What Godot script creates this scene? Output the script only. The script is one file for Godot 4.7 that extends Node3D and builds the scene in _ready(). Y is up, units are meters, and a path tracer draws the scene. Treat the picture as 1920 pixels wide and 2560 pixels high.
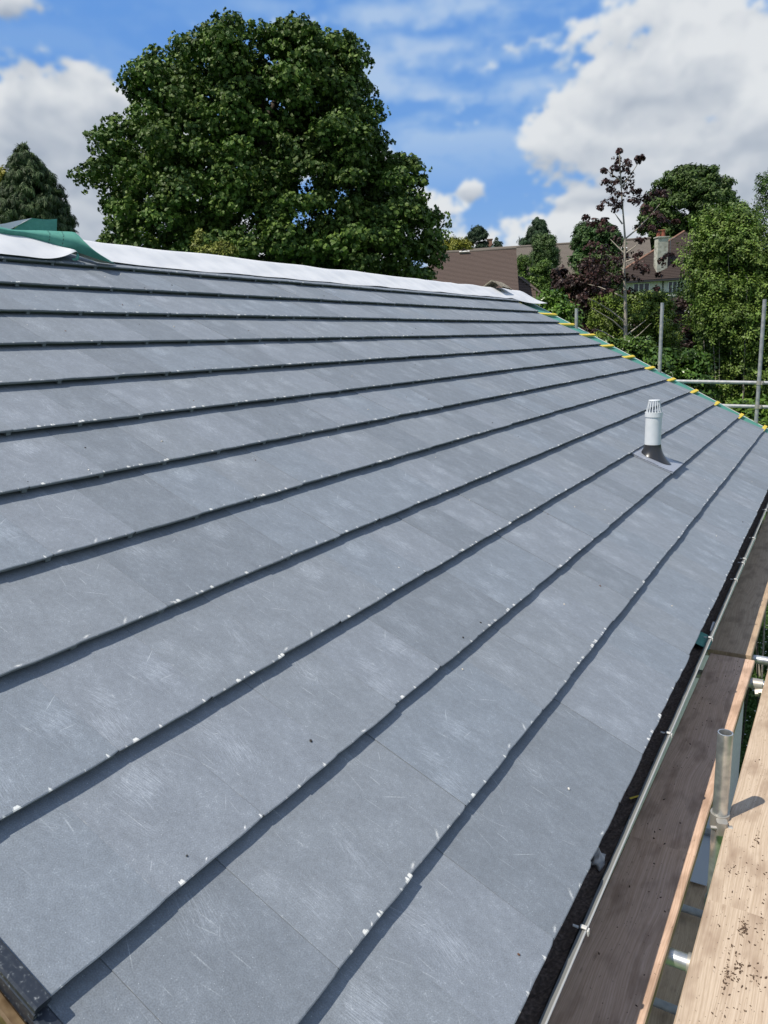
extends Node3D

const PITCH := 0.496741          # roof pitch, 28.46 degrees
const EAVE_Y := 3.0              # height of the eave edge
const TILE_W := 0.3
const GAUGE := 0.33329
const NOSE := 0.030             # step between two courses
const TILE_LEN := 0.41
const COURSES := 13
const VERGE_X := -0.842
const TILE_END_X := 8.99
const RIDGE_V := 4.405

const CROWNS := {
	"sycamore": [Vector3(15.39, -2.00, -13.73), Vector2(0.764, -0.645), [[12.45, -0.98, 1.93], [12.30, -1.65, 2.99], [12.03, -2.15, 3.32], [11.70, -2.57, 3.56], [11.36, -2.85, 3.79], [10.78, -3.13, 3.80], [10.09, -3.84, 4.05], [9.39, -4.40, 4.65], [8.58, -4.52, 5.21], [7.75, -4.33, 5.24], [6.91, -4.20, 5.52], [5.18, -3.87, 5.36]]],
	"cypress": [Vector3(15.39, -1.84, -24.39), Vector2(0.560, -0.828), [[11.57, 0.63, 0.68], [11.32, 0.51, 0.77], [11.02, 0.31, 1.03], [10.61, 0.05, 1.36], [10.12, -0.23, 1.66], [9.47, -0.69, 1.87], [8.81, -1.14, 2.03], [8.15, -1.47, 2.15], [6.27, -1.97, 2.06]]],
	"yellow_left": [Vector3(19.79, -0.69, -33.45), Vector2(0.530, -0.848), [[12.74, 0.58, 1.36], [12.31, 0.20, 1.57], [11.46, -0.24, 1.55], [10.43, -0.54, 1.48], [7.99, -0.88, 1.16]]],
	"far_pine": [Vector3(67.03, 5.22, -30.19), Vector2(0.913, -0.409), [[14.97, -0.04, 0.78], [14.51, -0.57, 1.00], [13.80, -1.11, 1.30], [13.01, -1.24, 1.44], [10.90, -1.08, 1.35]]],
	"far_yellow": [Vector3(52.55, 3.04, -25.75), Vector2(0.900, -0.437), [[12.03, -0.78, -0.18], [11.78, -1.15, 1.18], [11.37, -1.41, 1.51], [9.68, -1.45, 1.49]]],
	"far_small": [Vector3(86.29, 5.50, -36.04), Vector2(0.923, -0.384), [[16.55, -0.09, 0.15], [16.09, -0.23, 0.38], [15.50, -0.43, 0.62], [13.90, -0.53, 0.71]]],
	"far_con": [Vector3(78.65, 5.50, -28.06), Vector2(0.942, -0.335), [[17.04, -0.29, -0.05], [16.48, -0.71, 0.54], [15.69, -1.20, 0.79], [14.90, -1.78, 1.21], [14.08, -1.95, 1.80], [11.43, -1.94, 1.91]]],
	"round_mid": [Vector3(53.38, 2.65, -18.53), Vector2(0.945, -0.327), [[11.70, -0.40, 0.22], [11.37, -0.86, 0.61], [10.83, -1.08, 0.79], [9.99, -1.08, 0.91], [8.60, -1.10, 0.90]]],
	"mid_green": [Vector3(62.14, 4.10, -17.33), Vector2(0.963, -0.270), [[13.45, -1.30, 0.26], [12.99, -1.60, 1.35], [12.37, -1.85, 1.77], [11.60, -1.90, 2.01], [9.57, -1.86, 2.22]]],
	"oak": [Vector3(77.61, 5.48, -11.97), Vector2(0.988, -0.155), [[19.46, -1.96, 0.11], [19.14, -3.53, 1.15], [18.38, -4.40, 1.94], [17.40, -5.08, 2.76], [16.25, -5.48, 3.60], [14.99, -5.65, 4.24], [13.73, -5.61, 4.48], [12.47, -5.08, 4.23], [10.08, -4.08, 4.03]]],
	"right_tree": [Vector3(13.49, -2.00, -1.12), Vector2(0.994, -0.105), [[6.48, -0.38, -0.13], [6.37, -0.80, 0.03], [6.07, -0.95, 0.21], [5.66, -1.01, 0.60], [5.25, -1.05, 0.87], [4.83, -1.09, 1.14], [4.35, -0.86, 1.17], [3.86, -0.70, 1.21], [3.23, -0.50, 1.26]]],
	"slender": [Vector3(20.52, -2.00, -1.16), Vector2(0.997, -0.074), [[8.23, -0.45, -0.18], [7.99, -0.55, 0.06], [7.52, -0.59, 0.26], [7.05, -0.60, 0.38], [6.57, -0.64, 0.51], [5.41, -0.58, 0.59]]],
	"hedge_green": [Vector3(39.95, -0.08, -14.51), Vector2(0.940, -0.340), [[8.90, -0.90, 0.08], [8.57, -1.00, 0.73], [7.82, -1.05, 1.06], [6.74, -1.00, 1.18], [5.44, -0.78, 1.20]]],
	"laurel": [Vector3(11.45, -2.00, -3.93), Vector2(0.946, -0.323), [[5.12, -0.12, 0.08], [5.02, -0.19, 0.21], [4.74, -0.22, 0.45], [4.40, -0.08, 0.66], [3.85, 0.06, 0.74]]],
	"purple_shrub": [Vector3(16.74, -2.00, -5.11), Vector2(0.956, -0.293), [[6.12, -0.35, 0.29], [5.96, -0.49, 0.57], [5.61, -0.59, 0.84], [5.14, -0.57, 1.13], [4.49, -0.52, 1.15], [3.45, -0.32, 1.18]]],
	"lime_shrub": [Vector3(15.32, -2.00, -3.50), Vector2(0.973, -0.230), [[5.22, -0.43, 0.69], [5.06, -0.68, 0.93], [4.69, -0.79, 1.02], [4.27, -0.83, 1.08], [3.85, -0.56, 1.14], [3.00, -0.54, 1.18]]],
	"purple_right": [Vector3(18.21, -2.00, -3.37), Vector2(0.982, -0.191), [[5.26, -0.18, 0.28], [5.14, -0.45, 0.47], [4.71, -0.57, 0.67], [4.23, -0.60, 0.69], [3.46, -0.58, 0.82]]],
	"dark_laurel": [Vector3(11.58, -2.00, -1.80), Vector2(0.985, -0.171), [[4.08, -0.35, 0.25], [3.92, -0.60, 0.38], [3.63, -0.65, 0.57], [3.31, -0.45, 0.64], [2.65, -0.30, 0.68]]],
	"dark_laurel2": [Vector3(12.38, -2.00, -2.87), Vector2(0.972, -0.235), [[4.30, -0.41, 0.27], [4.16, -0.61, 0.54], [3.81, -0.60, 0.62], [3.24, -0.38, 0.64]]],
	"corner_laurel": [Vector3(10.83, -2.00, -0.68), Vector2(0.996, -0.093), [[3.37, -0.21, 0.32], [3.26, -0.37, 0.48], [3.02, -0.41, 0.60], [2.66, -0.39, 0.63]]],
	"back_green": [Vector3(27.53, -1.86, -7.42), Vector2(0.965, -0.263), [[7.28, -0.21, 0.28], [7.08, -0.93, 0.57], [6.44, -1.06, 0.80], [5.00, -1.04, 0.85]]],
	"back_dark": [Vector3(19.41, -2.00, -2.20), Vector2(0.992, -0.127), [[6.34, -0.30, 1.28], [6.06, -0.70, 1.64], [5.40, -0.99, 2.02], [3.67, -0.91, 2.15], [2.17, -0.65, 2.27]]],
	"back_oak_left": [Vector3(21.91, -2.00, -5.17), Vector2(0.972, -0.235), [[5.59, -0.72, 0.52], [5.29, -0.95, 1.31], [4.59, -1.05, 1.55], [3.06, -0.89, 1.84]]],
}
const MAPLE_CLUMPS := [
	[Vector3(14.351, 7.827, -3.551), 0.11], [Vector3(14.350, 7.664, -3.568), 0.16], [Vector3(14.135, 7.558, -3.340), 0.14],
	[Vector3(13.982, 7.579, -3.092), 0.10], [Vector3(13.789, 7.566, -2.998), 0.07], [Vector3(13.964, 7.452, -3.533), 0.14],
	[Vector3(14.029, 7.403, -3.369), 0.19], [Vector3(13.622, 7.410, -3.637), 0.07], [Vector3(13.630, 7.199, -3.619), 0.09],
	[Vector3(14.510, 7.336, -3.637), 0.13], [Vector3(14.258, 7.238, -3.358), 0.18], [Vector3(13.817, 7.043, -3.567), 0.16],
	[Vector3(14.047, 6.982, -3.397), 0.21], [Vector3(14.570, 7.130, -3.298), 0.13], [Vector3(14.525, 7.110, -3.188), 0.07],
	[Vector3(14.339, 6.918, -3.738), 0.18], [Vector3(14.002, 6.777, -3.417), 0.19], [Vector3(14.142, 6.844, -3.228), 0.16],
	[Vector3(14.332, 6.917, -3.139), 0.11], [Vector3(13.620, 6.762, -3.695), 0.07], [Vector3(13.980, 6.645, -4.056), 0.11],
	[Vector3(13.769, 6.497, -3.867), 0.16], [Vector3(14.353, 6.540, -3.810), 0.18], [Vector3(13.682, 6.358, -3.475), 0.10],
	[Vector3(14.160, 6.387, -3.832), 0.14], [Vector3(14.414, 6.232, -3.541), 0.14], [Vector3(13.719, 6.041, -3.897), 0.19],
	[Vector3(14.350, 6.046, -3.875), 0.22], [Vector3(14.371, 5.865, -3.717), 0.21], [Vector3(13.570, 5.771, -3.733), 0.22],
	[Vector3(14.104, 5.804, -4.122), 0.18], [Vector3(13.650, 5.710, -3.373), 0.20], [Vector3(14.012, 5.541, -3.771), 0.26],
	[Vector3(14.032, 5.443, -3.461), 0.24], [Vector3(13.691, 5.497, -3.916), 0.22], [Vector3(13.731, 5.481, -4.165), 0.19],
	[Vector3(14.388, 5.915, -3.408), 0.18], [Vector3(14.011, 5.857, -3.089), 0.17], [Vector3(13.882, 5.619, -2.977), 0.21],
	[Vector3(14.332, 5.441, -3.224), 0.21], [Vector3(14.169, 5.559, -2.926), 0.12], [Vector3(14.405, 5.182, -3.310), 0.21],
	[Vector3(13.821, 5.177, -3.554), 0.24], [Vector3(13.814, 5.197, -3.866), 0.21], [Vector3(14.475, 6.956, -3.006), 0.14],
	[Vector3(14.247, 6.950, -2.812), 0.16], [Vector3(14.275, 6.950, -2.672), 0.14], [Vector3(13.973, 6.665, -2.926), 0.17],
	[Vector3(13.816, 6.515, -2.707), 0.19], [Vector3(14.656, 6.506, -2.726), 0.18], [Vector3(13.866, 6.318, -2.781), 0.19],
	[Vector3(14.487, 6.422, -3.140), 0.14], [Vector3(14.070, 6.149, -3.038), 0.12], [Vector3(14.713, 6.489, -2.514), 0.09],
	[Vector3(14.203, 5.822, -2.538), 0.12], [Vector3(14.657, 5.762, -2.733), 0.13], [Vector3(14.314, 5.476, -2.706), 0.09],
	[Vector3(14.025, 5.224, -2.697), 0.09], [Vector3(14.533, 5.691, -2.446), 0.09]
]
const MAPLE_TRUNK := [Vector3(14.142, -2.000, -3.252), Vector3(14.142, 3.855, -3.252), Vector3(14.139, 4.130, -3.267), Vector3(14.136, 4.674, -3.277), Vector3(14.131, 5.134, -3.298), Vector3(14.123, 5.589, -3.334), Vector3(14.124, 5.887, -3.328), Vector3(14.123, 6.183, -3.330), Vector3(14.116, 6.479, -3.360), Vector3(14.104, 6.920, -3.409), Vector3(14.093, 7.426, -3.452), Vector3(14.087, 7.747, -3.476)]
const MAPLE_BRANCHES := [
	[Vector3(14.135, 4.628, -3.283), Vector3(14.063, 4.880, -3.570), Vector3(13.800, 5.039, -3.779), Vector3(13.662, 5.119, -3.899)],
	[Vector3(14.130, 5.096, -3.304), Vector3(14.167, 5.229, -3.567), Vector3(14.204, 5.340, -3.818), Vector3(14.225, 5.432, -4.109)],
	[Vector3(14.136, 4.169, -3.276), Vector3(14.095, 4.309, -3.443), Vector3(14.230, 4.460, -3.722), Vector3(14.280, 4.531, -3.916)],
	[Vector3(14.121, 5.619, -3.342), Vector3(14.085, 5.786, -3.484), Vector3(13.843, 5.929, -3.619)],
	[Vector3(14.122, 5.932, -3.337), Vector3(14.092, 6.060, -3.456), Vector3(14.152, 6.230, -3.623)],
	[Vector3(14.130, 5.945, -3.301), Vector3(14.162, 6.038, -3.167), Vector3(14.386, 6.169, -3.086)],
	[Vector3(14.126, 5.775, -3.317), Vector3(14.172, 5.836, -3.125), Vector3(14.031, 5.908, -2.836)],
	[Vector3(14.142, 4.379, -3.253), Vector3(14.182, 4.511, -3.081), Vector3(14.417, 4.660, -2.945)],
	[Vector3(14.145, 4.207, -3.240), Vector3(14.199, 4.392, -3.003), Vector3(14.046, 4.587, -2.766)],
	[Vector3(14.109, 6.482, -3.389), Vector3(14.088, 6.598, -3.471), Vector3(14.075, 6.676, -3.524)],
	[Vector3(14.122, 6.199, -3.337), Vector3(14.265, 6.364, -3.164), Vector3(14.410, 6.580, -2.978), Vector3(14.551, 6.830, -2.794)],
	[Vector3(14.122, 5.439, -3.336), Vector3(13.981, 5.518, -3.489), Vector3(13.855, 5.592, -3.574)],
	[Vector3(14.134, 4.458, -3.285), Vector3(13.880, 4.681, -3.478), Vector3(13.587, 4.921, -3.795)],
	[Vector3(14.094, 7.283, -3.448), Vector3(14.065, 7.365, -3.564), Vector3(14.020, 7.525, -3.732)],
	[Vector3(14.097, 7.138, -3.437), Vector3(14.135, 7.337, -3.280), Vector3(14.175, 7.602, -3.113)]
]
const FLAP_ROLL := [
	[Vector3(1.183, 5.112, -3.833), Vector3(1.207, 5.135, -3.816), Vector3(1.256, 5.150, -3.868), Vector3(1.266, 5.130, -3.918), Vector3(1.183, 5.112, -3.893)],
	[Vector3(1.344, 5.071, -3.758), Vector3(1.373, 5.093, -3.741), Vector3(1.426, 5.106, -3.793), Vector3(1.436, 5.086, -3.843), Vector3(1.344, 5.071, -3.818)],
	[Vector3(1.485, 5.064, -3.745), Vector3(1.490, 5.090, -3.734), Vector3(1.515, 5.109, -3.780), Vector3(1.523, 5.093, -3.820), Vector3(1.485, 5.064, -3.805)],
	[Vector3(1.581, 5.039, -3.699), Vector3(1.580, 5.079, -3.681), Vector3(1.603, 5.111, -3.734), Vector3(1.613, 5.091, -3.784), Vector3(1.581, 5.039, -3.759)],
	[Vector3(1.647, 5.010, -3.645), Vector3(1.655, 5.064, -3.627), Vector3(1.688, 5.109, -3.680), Vector3(1.698, 5.089, -3.730), Vector3(1.647, 5.010, -3.705)],
	[Vector3(1.738, 4.977, -3.584), Vector3(1.728, 5.043, -3.567), Vector3(1.743, 5.102, -3.619), Vector3(1.753, 5.082, -3.669), Vector3(1.738, 4.977, -3.644)],
	[Vector3(1.780, 4.956, -3.545), Vector3(1.753, 5.015, -3.527), Vector3(1.751, 5.066, -3.580), Vector3(1.761, 5.046, -3.630), Vector3(1.780, 4.956, -3.605)],
	[Vector3(1.820, 4.937, -3.510), Vector3(1.786, 4.978, -3.493), Vector3(1.776, 5.011, -3.545), Vector3(1.786, 4.991, -3.595), Vector3(1.820, 4.937, -3.570)],
	[Vector3(1.870, 4.927, -3.492), Vector3(1.845, 4.948, -3.483), Vector3(1.837, 4.963, -3.527), Vector3(1.845, 4.948, -3.564), Vector3(1.870, 4.927, -3.552)],
	[Vector3(1.967, 4.929, -3.551), Vector3(1.967, 4.929, -3.551), Vector3(1.967, 4.929, -3.551), Vector3(1.967, 4.929, -3.551), Vector3(1.967, 4.929, -3.551)],
]
const FLAP_BACK := [Vector3(1.439, 5.101, -3.784), Vector3(1.582, 5.184, -3.784), Vector3(1.756, 5.200, -3.784), Vector3(1.741, 5.116, -3.784), Vector3(1.434, 5.068, -3.784)]
const FLAP_WHITE := [Vector3(0.977, 5.002, -3.774), Vector3(0.992, 5.093, -3.774), Vector3(1.362, 5.125, -3.774), Vector3(1.575, 5.183, -3.774), Vector3(1.421, 5.103, -3.774), Vector3(1.299, 5.032, -3.774)]
const LOWER_SHEET := [
	[Vector3(0.923, 4.934, -3.543), Vector3(1.187, 5.153, -3.909)],
	[Vector3(1.174, 4.925, -3.525), Vector3(1.357, 5.081, -3.776)],
	[Vector3(1.312, 4.922, -3.519), Vector3(1.499, 5.076, -3.763)],
	[Vector3(1.429, 4.917, -3.507), Vector3(1.606, 5.060, -3.730)],
	[Vector3(1.510, 4.926, -3.510), Vector3(1.649, 5.026, -3.663)],
	[Vector3(1.583, 4.945, -3.514), Vector3(1.669, 5.007, -3.618)],
	[Vector3(1.661, 4.973, -3.535), Vector3(1.674, 4.997, -3.579)],
	[Vector3(1.690, 4.975, -3.548), Vector3(1.692, 4.989, -3.574)],
	[Vector3(1.696, 4.954, -3.541), Vector3(1.691, 4.969, -3.558)],
	[Vector3(1.677, 4.928, -3.532), Vector3(1.659, 4.936, -3.530)],
	[Vector3(1.639, 4.923, -3.531), Vector3(1.646, 4.939, -3.553)],
]


var rng := RandomNumberGenerator.new()
var taken := {}
var M := {}

# ------------------------------------------------------------------ helpers
func numbered(called: String) -> String:
	if not taken.has(called):
		taken[called] = 0
		return called
	taken[called] += 1
	return "%s_%03d" % [called, taken[called]]

func tag(o: Node, label: String, category: String, group := "") -> Node:
	o.set_meta("label", label)
	o.set_meta("category", category)
	if group != "":
		o.set_meta("group", group)
	return o

func thing(called: String, label: String, category: String, where := Vector3.ZERO, group := "") -> Node3D:
	var o := Node3D.new()
	o.name = numbered(called)
	add_child(o)
	o.position = where
	tag(o, label, category, group)
	return o

func part(called: String, m: Mesh, material: Material, parent: Node) -> MeshInstance3D:
	var o := MeshInstance3D.new()
	o.name = called if parent != self else numbered(called)
	o.mesh = m
	if material:
		o.material_override = material
	parent.add_child(o, true)
	return o

func lin(r: float, g: float, b: float) -> Color:
	return Color(r, g, b).linear_to_srgb()

func mat(called: String, c: Color, rough := 0.8, metal := 0.0, spec := 0.5) -> StandardMaterial3D:
	var m := StandardMaterial3D.new()
	m.resource_name = called
	m.albedo_color = c
	m.roughness = rough
	m.metallic = metal
	m.metallic_specular = spec
	M[called] = m
	return m

func noise(seed_: int, freq: float, octaves := 4, type := FastNoiseLite.TYPE_SIMPLEX_SMOOTH) -> FastNoiseLite:
	var n := FastNoiseLite.new()
	n.seed = seed_
	n.frequency = freq
	n.noise_type = type
	n.fractal_octaves = octaves
	return n

func noise_tex(seed_: int, freq: float, ramp: Array, size := 512, octaves := 5) -> NoiseTexture2D:
	var t := NoiseTexture2D.new()
	t.width = size
	t.height = size
	t.seamless = true
	t.noise = noise(seed_, freq, octaves)
	if ramp.size():
		var g := Gradient.new()
		var offs := PackedFloat32Array()
		var cols := PackedColorArray()
		for r in ramp:
			offs.append(r[0])
			cols.append(r[1])
		g.offsets = offs
		g.colors = cols
		t.color_ramp = g
	return t

func tri(m: StandardMaterial3D, scale: float, world := true) -> void:
	m.uv1_triplanar = true
	m.uv1_world_triplanar = world
	m.uv1_scale = Vector3.ONE * scale

func begin() -> SurfaceTool:
	var st := SurfaceTool.new()
	st.begin(Mesh.PRIMITIVE_TRIANGLES)
	st.set_smooth_group(-1)
	return st

func done(st: SurfaceTool) -> ArrayMesh:
	st.generate_normals()
	return st.commit()

func quad(st: SurfaceTool, a: Vector3, b: Vector3, c: Vector3, d: Vector3, uva := Vector2.ZERO, uvb := Vector2(1, 0), uvc := Vector2(1, 1), uvd := Vector2(0, 1)) -> void:
	# a b c d run counter-clockwise seen from the front
	for q in [[a, uva], [c, uvc], [b, uvb], [a, uva], [d, uvd], [c, uvc]]:
		st.set_uv(q[1])
		st.add_vertex(q[0])

func add_box(st: SurfaceTool, t: Transform3D, size: Vector3, bevel := 0.0) -> void:
	# box centred on t; with a bevel the long top and bottom edges are cut
	var h := size * 0.5
	var b := bevel
	var prof: Array[Vector2] = []
	if b > 0.0:
		prof = [Vector2(-h.x + b, -h.y), Vector2(h.x - b, -h.y), Vector2(h.x, -h.y + b), Vector2(h.x, h.y - b), Vector2(h.x - b, h.y), Vector2(-h.x + b, h.y), Vector2(-h.x, h.y - b), Vector2(-h.x, -h.y + b)]
	else:
		prof = [Vector2(-h.x, -h.y), Vector2(h.x, -h.y), Vector2(h.x, h.y), Vector2(-h.x, h.y)]
	var n := prof.size()
	for i in n:
		var p := prof[i]
		var q := prof[(i + 1) % n]
		var up := p.x / size.x + 0.5
		var uq := q.x / size.x + 0.5
		if absf(p.x - q.x) < 0.0001:
			up = 0.02
			uq = 0.06
		quad(st, t * Vector3(p.x, p.y, h.z), t * Vector3(p.x, p.y, -h.z), t * Vector3(q.x, q.y, -h.z), t * Vector3(q.x, q.y, h.z), Vector2(up, 0), Vector2(up, size.z), Vector2(uq, size.z), Vector2(uq, 0))
	for s in [-1.0, 1.0]:
		for i in range(1, n - 1):
			var tri3 := [prof[0], prof[i], prof[i + 1]]
			if s > 0:
				tri3 = [prof[0], prof[i + 1], prof[i]]
			for p in tri3:
				st.set_uv(Vector2(p.x / size.x + 0.5, p.y))
				st.add_vertex(t * Vector3(p.x, p.y, h.z * s))

func box_mesh(size: Vector3, bevel := 0.0) -> ArrayMesh:
	var st := begin()
	add_box(st, Transform3D(), size, bevel)
	return done(st)

func ring(axis: Vector3, around: float, r: float) -> Vector3:
	var a := axis.normalized()
	var u := a.cross(Vector3.UP if absf(a.y) < 0.95 else Vector3.RIGHT).normalized()
	var v := u.cross(a)
	return (u * cos(around) + v * sin(around)) * r

func add_tube(st: SurfaceTool, pts: Array, radii: Array, sides := 10, caps := true) -> void:
	st.set_smooth_group(0)
	var n := pts.size()
	var rings := []
	for i in n:
		var ax: Vector3 = (pts[mini(i + 1, n - 1)] - pts[maxi(i - 1, 0)])
		var row := []
		for k in sides:
			row.append(pts[i] + ring(ax, TAU * k / sides, radii[i]))
		rings.append(row)
	var len_ := 0.0
	for i in n - 1:
		var l2: float = len_ + pts[i].distance_to(pts[i + 1])
		for k in sides:
			var k2 := (k + 1) % sides
			quad(st, rings[i][k], rings[i][k2], rings[i + 1][k2], rings[i + 1][k], Vector2(float(k) / sides, len_), Vector2(float(k + 1) / sides, len_), Vector2(float(k + 1) / sides, l2), Vector2(float(k) / sides, l2))
		len_ = l2
	if caps:
		st.set_smooth_group(-1)
		for e in [0, n - 1]:
			for k in sides:
				var k2 := (k + 1) % sides
				var t3 := [pts[e], rings[e][k2], rings[e][k]] if e == n - 1 else [pts[e], rings[e][k], rings[e][k2]]
				for p in t3:
					st.set_uv(Vector2.ZERO)
					st.add_vertex(p)
	st.set_smooth_group(-1)

func tube_mesh(pts: Array, radii: Array, sides := 10, caps := true) -> ArrayMesh:
	var st := begin()
	add_tube(st, pts, radii, sides, caps)
	return done(st)

func pipe_mesh(a: Vector3, b: Vector3, r: float, wall: float, sides := 20) -> ArrayMesh:
	# a hollow tube with open ends
	var st := begin()
	var ax := b - a
	for k in sides:
		var p := ring(ax, TAU * k / sides, 1.0)
		var q := ring(ax, TAU * (k + 1) / sides, 1.0)
		var u0 := float(k) / sides
		var u1 := float(k + 1) / sides
		st.set_smooth_group(0)
		quad(st, a + p * r, a + q * r, b + q * r, b + p * r, Vector2(u0, 0), Vector2(u1, 0), Vector2(u1, ax.length()), Vector2(u0, ax.length()))
		st.set_smooth_group(1)
		var ri := r - wall
		quad(st, a + q * ri, a + p * ri, b + p * ri, b + q * ri, Vector2(u1, 0), Vector2(u0, 0), Vector2(u0, ax.length()), Vector2(u1, ax.length()))
		st.set_smooth_group(-1)
		quad(st, b + p * r, b + q * r, b + q * ri, b + p * ri)
		quad(st, a + q * r, a + p * r, a + p * ri, a + q * ri)
	return done(st)

func lathe(st: SurfaceTool, rows: Array, sides := 24, at := Vector3.ZERO) -> void:
	# rows: [y, radius]
	st.set_smooth_group(0)
	for i in rows.size() - 1:
		for k in sides:
			var a := TAU * k / sides
			var b := TAU * (k + 1) / sides
			var p := func(row, ang): return at + Vector3(cos(ang) * row[1], row[0], -sin(ang) * row[1])
			quad(st, p.call(rows[i], a), p.call(rows[i], b), p.call(rows[i + 1], b), p.call(rows[i + 1], a))
	st.set_smooth_group(-1)

func roof_point(x: float, v: float, h := 0.0) -> Vector3:
	return Vector3(x, EAVE_Y + v * sin(PITCH) + h * cos(PITCH), -v * cos(PITCH) + h * sin(PITCH))

func sheet_mesh(rows: Array, thick: float, out_side := 1.0, fine := 3) -> ArrayMesh:
	# a cloth-like sheet through a grid of points; surface 0 is the face, surface 1 the back
	var grid := []
	for r in rows:
		var line := []
		for i in r.size() - 1:
			for k in fine:
				line.append(spline(r, i, float(k) / fine))
		line.append(r[r.size() - 1])
		grid.append(line)
	var wide := []
	for i in grid.size() - 1:
		for k in fine:
			var line := []
			for j in grid[0].size():
				var col := [grid[maxi(i - 1, 0)][j], grid[i][j], grid[i + 1][j], grid[mini(i + 2, grid.size() - 1)][j]]
				line.append(col[1].cubic_interpolate(col[2], col[0], col[3], float(k) / fine))
			wide.append(line)
	wide.append(grid[grid.size() - 1])
	var n := wide.size()
	var m: int = wide[0].size()
	var normals := []
	for i in n:
		var line := []
		for j in m:
			var du: Vector3 = wide[mini(i + 1, n - 1)][j] - wide[maxi(i - 1, 0)][j]
			var dv: Vector3 = wide[i][mini(j + 1, m - 1)] - wide[i][maxi(j - 1, 0)]
			var nn := du.cross(dv).normalized() * out_side
			line.append(nn)
		normals.append(line)
	var mesh := ArrayMesh.new()
	for side in 2:
		var st := begin()
		st.set_smooth_group(0)
		for i in n - 1:
			for j in m - 1:
				var q := []
				for e in [[i, j], [i + 1, j], [i + 1, j + 1], [i, j + 1]]:
					var p: Vector3 = wide[e[0]][e[1]]
					q.append(p if side == 0 else p - normals[e[0]][e[1]] * thick)
				var uv := [Vector2(i, j) / 8.0, Vector2(i + 1, j) / 8.0, Vector2(i + 1, j + 1) / 8.0, Vector2(i, j + 1) / 8.0]
				if (out_side > 0) == (side == 0):
					quad(st, q[0], q[1], q[2], q[3], uv[0], uv[1], uv[2], uv[3])
				else:
					quad(st, q[3], q[2], q[1], q[0], uv[3], uv[2], uv[1], uv[0])
		st.generate_normals()
		st.commit(mesh)
	return mesh

func spline(r: Array, i: int, t: float) -> Vector3:
	return r[i].cubic_interpolate(r[i + 1], r[maxi(i - 1, 0)], r[mini(i + 2, r.size() - 1)], t)

func hill(x: float, z: float) -> float:
	var t := clampf((Vector2(x, z).length() - 24.0) / 56.0, 0.0, 1.0)
	return -2.0 + 7.5 * t * t * (3.0 - 2.0 * t)

func footing(x: float, z: float) -> float:
	# floor level of the houses on the rise
	var t := clampf((Vector2(x, z).length() - 24.0) / 56.0, 0.0, 1.0)
	return 5.5 * t * t * (3.0 - 2.0 * t)

# ------------------------------------------------------------------ sky
func smooth(a: float, b: float, x: float) -> float:
	var t := clampf((x - a) / (b - a), 0.0, 1.0)
	return t * t * (3.0 - 2.0 * t)

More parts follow.
